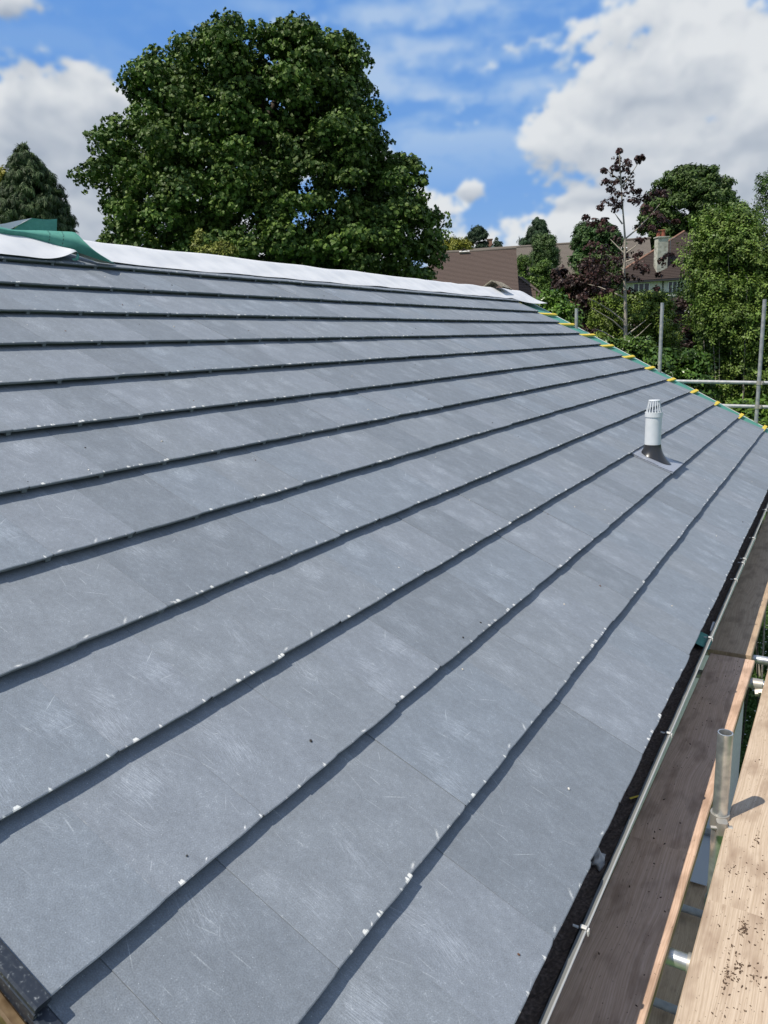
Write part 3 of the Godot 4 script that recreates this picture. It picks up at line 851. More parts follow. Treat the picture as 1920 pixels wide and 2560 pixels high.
	add_box(bb, Transform3D(Basis(Vector3.RIGHT, PITCH), roof_point(-0.884, 2.1, -0.115)), Vector3(0.022, 0.15, 4.5), 0.004)
	part("bargeboard", done(bb), M.bargeboard, house)
	var wall := begin()
	var yb := -2.02
	for xx in [-0.80, 9.45]:
		var e := roof_point(xx, 0.30, -0.15)
		var rr := roof_point(xx, RIDGE_V, -0.15)
		var zb := 2.0 * rr.z - e.z
		var pts := [Vector3(xx, yb, e.z), Vector3(xx, e.y, e.z), rr, Vector3(xx, e.y, zb), Vector3(xx, yb, zb)]
		for i in range(1, 4):
			var t3 := [pts[0], pts[i], pts[i + 1]] if xx > 0 else [pts[0], pts[i + 1], pts[i]]
			for p in t3:
				wall.set_uv(Vector2.ZERO)
				wall.add_vertex(p)
	var f0 := roof_point(0, 0.30, -0.15)
	quad(wall, Vector3(-0.80, yb, f0.z), Vector3(9.45, yb, f0.z), Vector3(9.45, f0.y, f0.z), Vector3(-0.80, f0.y, f0.z))
	part("wall", done(wall), M.render_white, house)
	var fas := begin()
	add_box(fas, Transform3D(Basis(Vector3.UP, PI / 2), Vector3(4.37, 2.885, -0.095)), Vector3(0.02, 0.17, 10.5), 0.002)
	add_box(fas, Transform3D(Basis(Vector3.UP, PI / 2), Vector3(4.37, 2.79, -0.18)), Vector3(0.19, 0.012, 10.5))
	part("fascia", done(fas), M.gutter_grey, house)
	make_gutter(house)

func make_gutter(house: Node3D) -> void:
	var g := Node3D.new()
	g.name = "gutter"
	house.add_child(g)
	# half round trough
	var st := begin()
	var x0 := -0.93
	var x1 := 9.9
	var cz := -0.030
	var cy := 2.925
	var prof := []
	for i in 13:
		var a := PI + PI * i / 12.0
		prof.append(Vector2(cos(a) * 0.047, sin(a) * 0.055))
	st.set_smooth_group(0)
	for i in 12:
		var p: Vector2 = prof[i]
		var q: Vector2 = prof[i + 1]
		# inside
		quad(st, Vector3(x0, cy + p.y, cz + p.x), Vector3(x0, cy + q.y, cz + q.x), Vector3(x1, cy + q.y, cz + q.x), Vector3(x1, cy + p.y, cz + p.x))
	st.set_smooth_group(1)
	for i in 12:
		var p: Vector2 = prof[i] * 1.05
		var q: Vector2 = prof[i + 1] * 1.05
		quad(st, Vector3(x1, cy + p.y, cz + p.x), Vector3(x1, cy + q.y, cz + q.x), Vector3(x0, cy + q.y, cz + q.x), Vector3(x0, cy + p.y, cz + p.x))
	part("trough", done(st), M.gutter_grey, g)
	var rim := begin()
	quad(rim, Vector3(x0, cy, cz + 0.046), Vector3(x0, cy + 0.003, cz + 0.0595), Vector3(x1, cy + 0.003, cz + 0.0595), Vector3(x1, cy, cz + 0.046))
	quad(rim, Vector3(x1, cy - 0.003, cz + 0.046), Vector3(x1, cy, cz + 0.0595), Vector3(x0, cy, cz + 0.0595), Vector3(x0, cy - 0.003, cz + 0.046))
	part("rim", done(rim), M.rim_grey, g)
	part("lip", tube_mesh([Vector3(x0, cy + 0.002, cz + 0.0610), Vector3(x1, cy + 0.002, cz + 0.0610)], [0.0029, 0.0029], 8), M.gutter_lip, g)
	for x in [-0.62, 0.155, 1.218, 2.231, 3.223, 3.60, 3.70, 4.268, 5.25, 6.2, 7.2, 8.2]:
		var b := begin()
		add_box(b, Transform3D(Basis(), Vector3(x, cy + 0.008, cz + 0.055)), Vector3(0.012, 0.006, 0.016), 0.002)
		add_box(b, Transform3D(Basis(), Vector3(x, cy - 0.002, cz + 0.0665)), Vector3(0.013, 0.016, 0.004), 0.001)
		add_box(b, Transform3D(Basis(), Vector3(x - 0.004, cy + 0.006, cz + 0.036)), Vector3(0.006, 0.005, 0.014), 0.001)
		part("clip", done(b), M.clip_grey, g)
	# silt and moss lying in it
	var ms := begin()
	ms.set_smooth_group(0)
	var nz := noise(301, 9.0, 4)
	var nx := 900
	var grid := []
	for i in nx + 1:
		var x := lerpf(x0 + 0.02, x1 - 0.02, float(i) / nx)
		var row := []
		for j in 6:
			var z := lerpf(-0.040, 0.038, j / 5.0)
			var lift := 0.018 + 0.014 * nz.get_noise_2d(x * 1.6, z * 12.0) + 0.014 * nz.get_noise_2d(x * 7.0, z * 30.0)
			row.append(Vector3(x, cy - 0.05 * sqrt(maxf(0.0, 1.0 - pow(z / 0.047, 2))) + maxf(lift, 0.001) * (1.0 - 0.5 * absf(z) / 0.05), cz + z))
		grid.append(row)
	for i in nx:
		for j in 5:
			quad(ms, grid[i][j], grid[i][j + 1], grid[i + 1][j + 1], grid[i + 1][j])
	part("moss", done(ms), M.gutter_moss, g).set_meta("kind", "stuff")

func lump(seed_: int, r: Vector3, bumps := 0.35) -> ArrayMesh:
	var st := begin()
	st.set_smooth_group(0)
	var n := noise(seed_, 0.9, 3)
	var rows := 9
	var cols := 14
	var p := func(i: int, j: int) -> Vector3:
		var a := PI * i / rows
		var b := TAU * (j % cols) / cols
		var d := Vector3(sin(a) * cos(b), cos(a), -sin(a) * sin(b))
		return d * r * (1.0 + bumps * n.get_noise_3dv(d * 2.2))
	for i in rows:
		for j in cols:
			quad(st, p.call(i + 1, j), p.call(i + 1, j + 1), p.call(i, j + 1), p.call(i, j))
	return done(st)

# ------------------------------------------------------------------ things on the roof
func two_faced(called: String, mesh: ArrayMesh, face: Material, back: Material, parent: Node) -> MeshInstance3D:
	var o := part(called, mesh, null, parent)
	o.set_surface_override_material(0, face)
	o.set_surface_override_material(1, back)
	return o

func make_membrane() -> void:
	var t := thing("roofing_membrane", "white roofing membrane draped along the ridge above the top tile course", "membrane")
	var rows := []
	var nz := noise(401, 1.1, 3)
	var xs := []
	for i in 34:
		xs.append(lerpf(1.93, 9.25, i / 33.0))
	xs.append_array([9.45, 9.62, 9.78, 9.9])
	var back_fall := Vector3(0, -sin(PITCH), -cos(PITCH))
	for x in xs:
		var w: float = nz.get_noise_1d(x * 2.2)
		var w2: float = nz.get_noise_1d(x * 5.0 + 40.0)
		var low := 4.055 + 0.012 * w + 0.006 * w2
		var lift := 0.004 + 0.006 * maxf(0.0, w2) + 0.003
		var end: float = clampf((x - 8.85) / 1.0, 0.0, 1.0)
		low -= 0.14 * end
		var top := roof_point(x, RIDGE_V, 0.012 + 0.012 * w)
		var sag := 0.012 * w2
		var edge := roof_point(x, low, lift - 0.028 + 0.024 * clampf((low - 4.0) / 0.06, 0, 1) + 0.05 * pow(end, 3.0))
		# the nearest corner is lifted off the roof
		var k := clampf((2.35 - x) / 0.42, 0.0, 1.0)
		rows.append([edge + Vector3(0, 0.004 * k, 0), roof_point(x, lerpf(low, RIDGE_V, 0.35), 0.004 + 0.006 * w), roof_point(x, lerpf(low, RIDGE_V, 0.7), 0.008 + sag), top - Vector3(0, 0.004, 0), top + back_fall * 0.10 + Vector3(0, 0.002, 0), top + back_fall * 0.40])
	two_faced("sheet", sheet_mesh(rows, 0.002, 1.0, 2), M.membrane_white, M.membrane_green, t)
	# the corner at the near end rolled back on itself, green side out
	two_faced("rolled_corner", sheet_mesh(FLAP_ROLL, 0.002, 1.0, 4), M.membrane_green, M.membrane_white, t)
	var p := part("dashed_print", dash_print(), M.dark_steel, t)
	p.set_meta("label", "black dashed lines printed on the green side")
	var low := []
	for r in LOWER_SHEET:
		low.append([r[0], r[0].lerp(r[1], 0.5) + Vector3(0, 0.004, 0.002), r[1]])
	two_faced("lower_lap", sheet_mesh(low, 0.002, 1.0, 4), M.membrane_white, M.membrane_green, t)
	# an upstanding lap behind the roll
	var b: Array = FLAP_BACK
	var up := [[b[4], b[0], b[1] + (b[0] - b[1]) * 0.0], [b[4].lerp(b[3], 0.33), b[0].lerp(b[3], 0.33) + Vector3(0, 0.012, 0.004), b[1].lerp(b[2], 0.33) + Vector3(0, -0.003, -0.006)], [b[4].lerp(b[3], 0.66), b[0].lerp(b[3], 0.66) + Vector3(0, 0.012, 0.0), b[1].lerp(b[2], 0.66) + Vector3(0, -0.004, -0.010)], [b[3] - Vector3(0, 0.03, 0), b[3], b[2]]]
	two_faced("raised_lap", sheet_mesh(up, 0.002, 1.0, 3), M.membrane_green, M.membrane_white, t)
	var f: Array = FLAP_WHITE
	var wt := [[f[0], f[1]], [f[0].lerp(f[5], 0.6), f[1].lerp(f[2], 0.6) + Vector3(0, 0.002, -0.01)], [f[5], f[2] + Vector3(0, 0, -0.012)], [f[4] + Vector3(-0.02, -0.02, 0), f[2].lerp(f[3], 0.5) + Vector3(0, 0, -0.006)], [f[4], f[3] + Vector3(0, 0, 0.002)]]
	two_faced("white_lap", sheet_mesh(wt, 0.002, 1.0, 3), M.membrane_white, M.membrane_green, t)

func dash_print() -> ArrayMesh:
	# two dashed lines over the roll, printed, a hair above its face
	var st := begin()
	for line in [3.3, 4.1]:
		var i := int(line)
		var f := fposmod(line, 1.0)
		var curve := []
		for k in 3:
			curve.append(FLAP_ROLL[i][k].lerp(FLAP_ROLL[i + 1][k], f) + Vector3(-0.006, 0.004, 0.009) * (1.0 if k == 1 else 0.5))
		var pts := []
		for s in 25:
			var t := s / 12.0
			var seg := mini(int(t), 1)
			pts.append(spline(curve, seg, t - seg))
		for s in 24:
			if s % 4 < 2:
				var a: Vector3 = pts[s]
				var b: Vector3 = pts[s + 1]
				var w := Vector3(0.0022, 0, 0)
				quad(st, a - w, a + w, b + w, b - w)
	return done(st)

func make_ridge_tile() -> void:
	var t := thing("old_ridge_tile", "weathered lichen covered ridge tile lying over the white membrane near the far verge", "ridge tile", roof_point(8.93, RIDGE_V - 0.02, 0.02))
	var st := begin()
	var n := noise(501, 14.0, 4)
	var prof := []
	for i in 15:
		var s := (i / 14.0 - 0.5) * 2.0
		prof.append(Vector2(s * 0.155, 0.085 - 0.10 * pow(absf(s), 1.25)))
	var nx := 26
	for side in 2:
		st.set_smooth_group(side)
		for i in nx:
			for j in 14:
				var q := []
				for e in [[i, j], [i + 1, j], [i + 1, j + 1], [i, j + 1]]:
					var x: float = lerpf(-0.22, 0.20, float(e[0]) / nx)
					var p: Vector2 = prof[e[1]]
					var rough := 0.010 * n.get_noise_2d(x * 6.0, p.x * 3.0) + 0.007 * n.get_noise_2d(x * 2.0, p.x * 14.0)
					var up := p.y + (rough if side == 0 else -0.018)
					q.append(Vector3(x, up, p.x))
				if side == 0:
					quad(st, q[3], q[2], q[1], q[0])
				else:
					quad(st, q[0], q[1], q[2], q[3])
	st.set_smooth_group(-1)
	for e in [0, 1]:
		var x := -0.22 if e == 0 else 0.20
		for j in 14:
			var a := Vector3(x, prof[j].y, prof[j].x)
			var b := Vector3(x, prof[j + 1].y, prof[j + 1].x)
			var d := Vector3(0, -0.018, 0)
			if e == 0:
				quad(st, a + d, b + d, b, a)
			else:
				quad(st, b + d, a + d, a, b)
	var o := part("shell", done(st), M.lichen_tile, t)
	o.rotation = Vector3(0.0, 0.06, -0.03)

func make_vent() -> void:
	var base := roof_point(4.716, 0.874, -0.012)
	var t := thing("vent_pipe", "light grey soil vent pipe with slatted cage top and black rubber boot", "vent pipe", base)
	var y0 := 0.055
	var y1 := 0.325
	part("pipe", pipe_mesh(Vector3(0, y0, 0), Vector3(0, y1, 0), 0.0615, 0.004, 32), M.grey_pipe, t)
	part("collar", pipe_mesh(Vector3(0, y1 - 0.002, 0), Vector3(0, y1 + 0.036, 0), 0.0665, 0.012, 32), M.grey_pipe, t)
	var cage := Node3D.new()
	cage.name = "cage"
	t.add_child(cage)
	for k in 16:
		var a := TAU * k / 16.0
		var d := Vector3(cos(a), 0, sin(a))
		var b := begin()
		var lo := d * 0.0575 + Vector3(0, y1 + 0.034, 0)
		var hi := d * 0.040 + Vector3(0, y1 + 0.122, 0)
		var zz := (hi - lo).normalized()
		var xx := Vector3.UP.cross(d).normalized()
		add_box(b, Transform3D(Basis(xx, zz.cross(xx), zz), (lo + hi) / 2), Vector3(0.0075, 0.006, (hi - lo).length()), 0.001)
		part("slat", done(b), M.grey_pipe, cage)
	var cap := begin()
	lathe(cap, [[y1 + 0.120, 0.0], [y1 + 0.120, 0.043], [y1 + 0.127, 0.0445], [y1 + 0.130, 0.041], [y1 + 0.131, 0.0]], 24)
	part("cap", done(cap), M.grey_pipe, cage)
	var ins := begin()
	lathe(ins, [[y1 - 0.12, 0.056], [y1 - 0.12, 0.0]], 20)
	part("bore", done(ins), M.pipe_inside, t)
	# flared rubber boot, its foot on the slope
	var st := begin()
	st.set_smooth_group(0)
	var rows := 10
	var cols := 36
	var theta := PITCH - asin(NOSE / GAUGE)
	var p := func(i: int, j: int) -> Vector3:
		var s := float(i) / rows
		var a := TAU * (j % cols) / cols
		var top := Vector3(cos(a) * 0.064, 0.105, sin(a) * 0.064)
		# foot: an oval on the plane of the tile, longer down the slope
		var fx := cos(a) * 0.098
		var fz := sin(a) * (0.135 if sin(a) > 0 else 0.095) + 0.012
		var foot := Vector3(fx, -fz * tan(theta) + 0.010, fz)
		var e := pow(s, 1.9)
		var q := top.lerp(foot, s)
		q.x = lerpf(top.x, foot.x, e)
		q.z = lerpf(top.z, foot.z, e)
		return q
	for i in rows:
		for j in cols:
			quad(st, p.call(i + 1, j + 1), p.call(i + 1, j), p.call(i, j), p.call(i, j + 1))
	part("boot", done(st), M.rubber, t)
	# lead slate: a plate lying on the tile
	var ls := begin()
	var b := Basis(Vector3.RIGHT, theta)
	for side in 2:
		var n := 14
		for i in n:
			var z0 := lerpf(-0.16, 0.215, float(i) / n)
			var z1 := lerpf(-0.16, 0.215, float(i + 1) / n)
			var wob := func(z: float) -> float: return 0.0015 * sin(z * 40.0) + 0.0015 + (0.004 if z > 0.19 else 0.0)
			var y := 0.006 if side == 0 else 0.0
			var q := [b * Vector3(-0.205, y + wob.call(z1), z1), b * Vector3(0.195, y + wob.call(z1), z1), b * Vector3(0.195, y + wob.call(z0), z0), b * Vector3(-0.205, y + wob.call(z0), z0)]
			if side == 0:
				quad(ls, q[0], q[1], q[2], q[3], Vector2(0, z1), Vector2(1, z1), Vector2(1, z0), Vector2(0, z0))
			else:
				quad(ls, q[3], q[2], q[1], q[0])
				quad(ls, q[3], b * Vector3(-0.205, -0.004, z0), b * Vector3(-0.205, -0.004, z1), q[0] + b * Vector3(0, 0.006, 0))
	var z := 0.215
	quad(ls, b * Vector3(-0.205, 0.0, z), b * Vector3(0.195, 0.0, z), b * Vector3(0.195, 0.0125, z), b * Vector3(-0.205, 0.0125, z))
	part("lead_slate", done(ls), M.lead, t)

func make_roof_litter() -> void:
	# chips of mortar and bark lying on the tiles
	var mm := MultiMesh.new()
	mm.transform_format = MultiMesh.TRANSFORM_3D
	mm.use_colors = true
	mm.mesh = lump(611, Vector3(1, 0.45, 0.7), 0.5)
	rng.seed = 61
	var n := 90
	mm.instance_count = n
	var theta := PITCH - asin(NOSE / GAUGE)
	for i in n:
		var k := rng.randi() % 12
		var s := rng.randf_range(0.02, 0.31)
		var x := rng.randf_range(-0.7, 1.0) + pow(rng.randf(), 1.4) * 5.0
		var p := roof_point(x, k * GAUGE + s, -NOSE * s / GAUGE + 0.0012)
		var sz := rng.randf_range(0.0018, 0.0052)
		mm.set_instance_transform(i, Transform3D(Basis(Vector3.RIGHT, theta) * Basis(Vector3.UP, rng.randf() * TAU).scaled(Vector3.ONE * sz), p))
		mm.set_instance_color(i, [Color(0.55, 0.5, 0.42), Color(0.62, 0.6, 0.55), Color(0.12, 0.06, 0.035), Color(0.03, 0.028, 0.026)][rng.randi() % 4])
	var o := MultiMeshInstance3D.new()
	o.name = "roof_litter"
	o.multimesh = mm
	var m := mat("litter", Color.WHITE, 0.95)
	m.vertex_color_use_as_albedo = true
	o.material_override = m
	add_child(o)
	tag(o, "small chips of mortar and bark scattered on the slate tiles", "debris")
	o.set_meta("kind", "stuff")

# ------------------------------------------------------------------ scaffold
func plank(called: String, label: String, material: Material, a: Vector3, b: Vector3, width: float, group := "", bands := false) -> Node3D:
	# a board whose outer top edges run from a to b, its width towards -z
	var mid := (a + b) / 2
	var t := thing(called, label, "board", mid, group)
	var dir := (b - a)
	t.rotation.y = atan2(dir.x, dir.z)
	var st := begin()
	add_box(st, Transform3D(Basis(), Vector3(0, -0.019, 0)), Vector3(width, 0.038, dir.length()), 0.004)
	part("timber", done(st), material, t)
	if bands:
		for e in [-1.0, 1.0]:
			var bst := begin()
			var z: float = e * (dir.length() / 2 - 0.02)
			add_box(bst, Transform3D(Basis(), Vector3(0, 0.0015, z)), Vector3(width + 0.002, 0.002, 0.03))
			add_box(bst, Transform3D(Basis(), Vector3(0, -0.019, z + e * 0.0185)), Vector3(width + 0.002, 0.040, 0.002))
			part("end_band", done(bst), M.dull_steel, t)
	return t

func scaffold_tube(label: String, a: Vector3, b: Vector3, group: String, couplers := [], called := "scaffold_tube", material: Material = null) -> Node3D:
	var t := thing(called, label, "scaffold pole", a, group)
	part("tube", pipe_mesh(Vector3.ZERO, b - a, 0.02415, 0.004, 20), material if material else M.galvanised, t)
	for c in couplers:
		# a drop forged band with its bolt and nut
		var at: Vector3 = (b - a) * c[0]
		var ax := (b - a).normalized()
		var cp := Node3D.new()
		cp.name = "coupler"
		t.add_child(cp, true)
		cp.position = at
		part("band", pipe_mesh(-ax * 0.026, ax * 0.026, 0.0305, 0.006, 20), c[2], cp)
		var out: Vector3 = c[1]
		var st := begin()
		var yy := out.normalized()
		var xx := ax.cross(yy).normalized()
		add_box(st, Transform3D(Basis(xx, yy, xx.cross(yy)), yy * 0.043), Vector3(0.034, 0.034, 0.046), 0.006)
		part("lug", done(st), c[2], cp)
		var bs := begin()
		add_tube(bs, [yy * 0.05 - xx * 0.035, yy * 0.05 + xx * 0.035], [0.0065, 0.0065], 8)
		add_tube(bs, [yy * 0.05 + xx * 0.018, yy * 0.05 + xx * 0.032], [0.0125, 0.0125], 6)
		part("bolt", done(bs), M.coupler_steel, cp)
	return t

func make_scaffold() -> void:
	var inner := "inner scaffold boards beside the gutter"
	plank("scaffold_board", "reddish brown scaffold board in the gutter's shade, nearer the black verge trim", M.wood_brown, Vector3(-1.0, 2.60, 0.030), Vector3(2.845, 2.60, 0.072), 0.226, inner)
	plank("scaffold_board", "greyer scaffold board in the gutter's shade, reaching to the far gable", M.wood_greyish, Vector3(2.875, 2.611, 0.054), Vector3(7.0, 2.611, 0.064), 0.222, inner)
	plank("scaffold_board", "pale sunlit scaffold board beside the upright pole stub, littered with moss crumbs", M.wood_pale, Vector3(-1.9, 2.75, 0.326), Vector3(2.45, 2.75, 0.386), 0.226, "raised outer scaffold boards")
	plank("scaffold_board", "pale scaffold board on the far side of the moss littered board", M.wood_pale, Vector3(-1.9, 2.75, 0.560), Vector3(2.45, 2.75, 0.620), 0.224, "raised outer scaffold boards")
	for k in 3:
		plank("lower_board", "weathered board on the shaded scaffold level below", M.wood_greyish, Vector3(1.0, 0.64, -0.32 + 0.235 * k), Vector3(3.9 - 0.02 * k, 0.64, -0.32 + 0.235 * k), 0.225, "boards one scaffold level down")
	var gal: Material = M.galvanised
	# uprights
	scaffold_tube("short galvanised upright pole stub standing up between the two scaffold boards", Vector3(1.057, -2.0, 0.229), Vector3(1.057, 3.066, 0.229), "scaffold uprights", [[0.936, Vector3(-0.9, 0, 0.25), M.coupler_steel], [0.87, Vector3(1, 0, 0.2), M.coupler_steel]])
	var ends := [[-2.92, 4.782, "tall scaffold upright behind the far verge, next to the purple leaved tree trunk"], [-1.722, 4.789, "tall scaffold upright behind the far verge, between tree trunk and guard rail coupler"], [-0.455, 4.757, "tall scaffold upright carrying the two guard rails beyond the far verge"]]
	for e in ends:
		var cps := []
		if e[0] > -0.5:
			cps = [[5.688 / (e[1] + 2.0), Vector3(-0.2, 0, 1), M.coupler_steel], [5.375 / (e[1] + 2.0), Vector3(-0.2, 0, 1), M.coupler_steel]]
		scaffold_tube(e[2], Vector3(9.7, -2.0, e[0]), Vector3(9.7, e[1], e[0]), "scaffold uprights", cps, "scaffold_tube", M.dull_steel)
	scaffold_tube("upper horizontal guard rail tube beyond the far verge", Vector3(9.752, 3.745, -2.6), Vector3(9.752, 3.650, 0.9), "guard rails at the far gable", [], "scaffold_tube", M.dull_steel)
	scaffold_tube("lower horizontal guard rail tube beyond the far verge", Vector3(9.752, 3.425, -2.6), Vector3(9.752, 3.335, 0.9), "guard rails at the far gable", [], "scaffold_tube", M.dull_steel)
	# transoms under the boards, seen in the slot
	scaffold_tube("transom tube with a pale coupler in the slot between the boards", Vector3(0.6040000000000001, 2.536, -0.35), Vector3(0.6040000000000001, 2.536, 1.1), "transoms under the boards", [[0.405, Vector3(-0.6, -0.7, 0.3), M.coupler_steel]])
	scaffold_tube("bright transom tube under the joint of the inner boards", Vector3(3.02, 2.536, -0.35), Vector3(3.02, 2.536, 1.1), "transoms under the boards")
	scaffold_tube("transom tube with coupler just before the joint of the inner boards", Vector3(2.6799999999999997, 2.536, -0.35), Vector3(2.6799999999999997, 2.536, 1.1), "transoms under the boards", [[0.39, Vector3(-0.6, -0.7, 0.3), M.coupler_steel]])
	scaffold_tube("ledger tube running under the raised pale boards", Vector3(-1.9, 2.685, 0.47), Vector3(4.4, 2.685, 0.52), "ledgers along the platform", [], "scaffold_tube", M.dull_steel)
	for x in [2.28, 3.10, 4.0]:
		scaffold_tube("tube crossing the shaded scaffold level below", Vector3(x, 0.70, -0.6), Vector3(x, 0.70, 0.9), "tubes on the level below", [], "scaffold_tube", M.dull_steel)
	scaffold_tube("dark upright in the slot beyond the joint of the inner boards", Vector3(3.62, -2.0, 0.235), Vector3(3.62, 2.62, 0.235), "scaffold uprights", [[0.955, Vector3(-0.5, 0, 1), M.coupler_steel]], "scaffold_tube", M.dull_steel)
	# a light sheet lying on the level below
	var sh := thing("plastic_sheet", "light grey sheet lying on the shaded boards below the slot", "sheet", Vector3(3.95, 0.668, -0.115))
	part("panel", box_mesh(Vector3(1.05, 0.006, 0.115), 0.002), M.sheet_grey, sh)
	sh.rotation.y = 0.03
	# grey bucket on the raised boards
	var bk := thing("bucket", "grey round container standing on the end of the raised pale boards", "bucket", Vector3(2.22, 2.752, 0.408))
	var bs := begin()
	lathe(bs, [[0.0, 0.0], [0.0, 0.098], [0.012, 0.108], [0.24, 0.128], [0.25, 0.134], [0.255, 0.128], [0.24, 0.122], [0.02, 0.102], [0.02, 0.0]], 36)
	part("body", done(bs), M.bucket_grey, bk)
	var hs := begin()
	var arc := []
	for i in 13:
		var a := PI * i / 12.0
		arc.append(Vector3(cos(a) * 0.134, 0.235 + 0.02 * sin(a), sin(a) * 0.13))
	var rad := []
	for i in 13:
		rad.append(0.003)
	add_tube(hs, arc, rad, 6)
	part("handle", done(hs), M.dull_steel, bk)
	# moss crumbs
	var mm := MultiMesh.new()
	mm.transform_format = MultiMesh.TRANSFORM_3D
	mm.mesh = lump(711, Vector3(1, 0.4, 0.55), 0.7)
	rng.seed = 71
	var spots := [[0.642, 0.309, 14, 0.010], [0.421, 0.367, 55, 0.012], [0.28, 0.368, 30, 0.014], [0.247, 0.346, 40, 0.014], [0.259, 0.413, 24, 0.03], [0.795, 0.357, 12, 0.02], [0.35, 0.38, 60, 0.09], [0.1, 0.38, 45, 0.08], [0.6, 0.36, 60, 0.14], [1.2, 0.36, 30, 0.3]]
	var tfs := []
	for s in spots:
		for i in s[2]:
			var x: float = s[0] + rng.randfn() * s[3] * 1.3
			var z: float = s[1] + rng.randfn() * s[3] * 0.45
			if z < 0.275 or z > 0.45:
				continue
			var sz := rng.randf_range(0.0009, 0.0034)
			tfs.append(Transform3D(Basis(Vector3.UP, rng.randf() * TAU).scaled(Vector3(sz * rng.randf_range(0.6, 1.9), sz, sz)), Vector3(x * 1.1 + 0.1, 2.7508, z - 0.012)))
	# crumbs on the brown board
	for i in 70:
		var sz := rng.randf_range(0.0012, 0.0038)
		tfs.append(Transform3D(Basis(Vector3.UP, rng.randf() * TAU).scaled(Vector3(sz * rng.randf_range(0.6, 1.9), sz, sz)), Vector3(rng.randf_range(0.2, 2.8), 2.6008, rng.randf_range(-0.02, 0.14))))
	mm.instance_count = tfs.size()
	for i in tfs.size():
		mm.set_instance_transform(i, tfs[i])
	var o := MultiMeshInstance3D.new()
	o.name = "moss_crumbs"
	o.multimesh = mm
	o.material_override = M.crumb
	add_child(o)
	tag(o, "dark crumbs of dry moss scattered over the scaffold boards", "debris")
	o.set_meta("kind", "stuff")
	# bits in the gutter
	var c := part("mortar_lump", lump(721, Vector3(0.034, 0.018, 0.020), 0.8), M.mortar, self)
	c.position = Vector3(0.455, 2.908, -0.024)
	c.rotation = Vector3(0.3, 0.5, 0.2)
	tag(c, "grey lump of old mortar lying in the mossy gutter", "debris")
	var wp := part("tile_chip", box_mesh(Vector3(0.016, 0.006, 0.15), 0.002), M.white_trim, self)
	wp.transform = Transform3D(Basis(Vector3.UP, PI / 2 + 0.05) * Basis(Vector3.RIGHT, 0.06), Vector3(2.43, 2.915, 0.012))
	tag(wp, "thin white sliver lying in the gutter beside a clip", "debris")
	var lf := part("dry_leaf", box_mesh(Vector3(0.008, 0.002, 0.045), 0.0008), M.batten_yellow, self)
	lf.transform = Transform3D(Basis(Vector3.UP, 0.9), Vector3(0.80, 2.909, 0.004))
	tag(lf, "yellow dry leaf blade lying on the gutter moss", "leaf")
	# a strip of green felt hangs into the gutter
	var fl := part("felt_strip", box_mesh(Vector3(0.115, 0.002, 0.16), 0.0), M.membrane_green, self)
	fl.transform = Transform3D(Basis(Vector3.RIGHT, 0.35) * Basis(Vector3.UP, PI / 2), Vector3(2.22, 2.925, -0.02))
	tag(fl, "strip of green felt hanging from under the tiles into the gutter", "felt strip")

# ------------------------------------------------------------------ plants
func leaf(st: SurfaceTool, t: Transform3D, outline: Array, fold: float) -> void:
	# outline: half outline of a leaf, x sideways, y along
	for side in [-1.0, 1.0]:
		for i in outline.size() - 1:
			var p: Vector2 = outline[i]
			var q: Vector2 = outline[i + 1]
			var a := Vector3(0, -0.06 * p.y * p.y, p.y)
			var b := Vector3(side * p.x, fold * p.x - 0.10 * p.y * p.y, p.y)
			var c := Vector3(side * q.x, fold * q.x - 0.10 * q.y * q.y, q.y)
			var d := Vector3(0, -0.06 * q.y * q.y, q.y)
			var f := [a, b, c, a, c, d] if side > 0 else [a, c, b, a, d, c]
			for v in f:
				st.set_color(Color.WHITE)
				st.add_vertex(t * v)

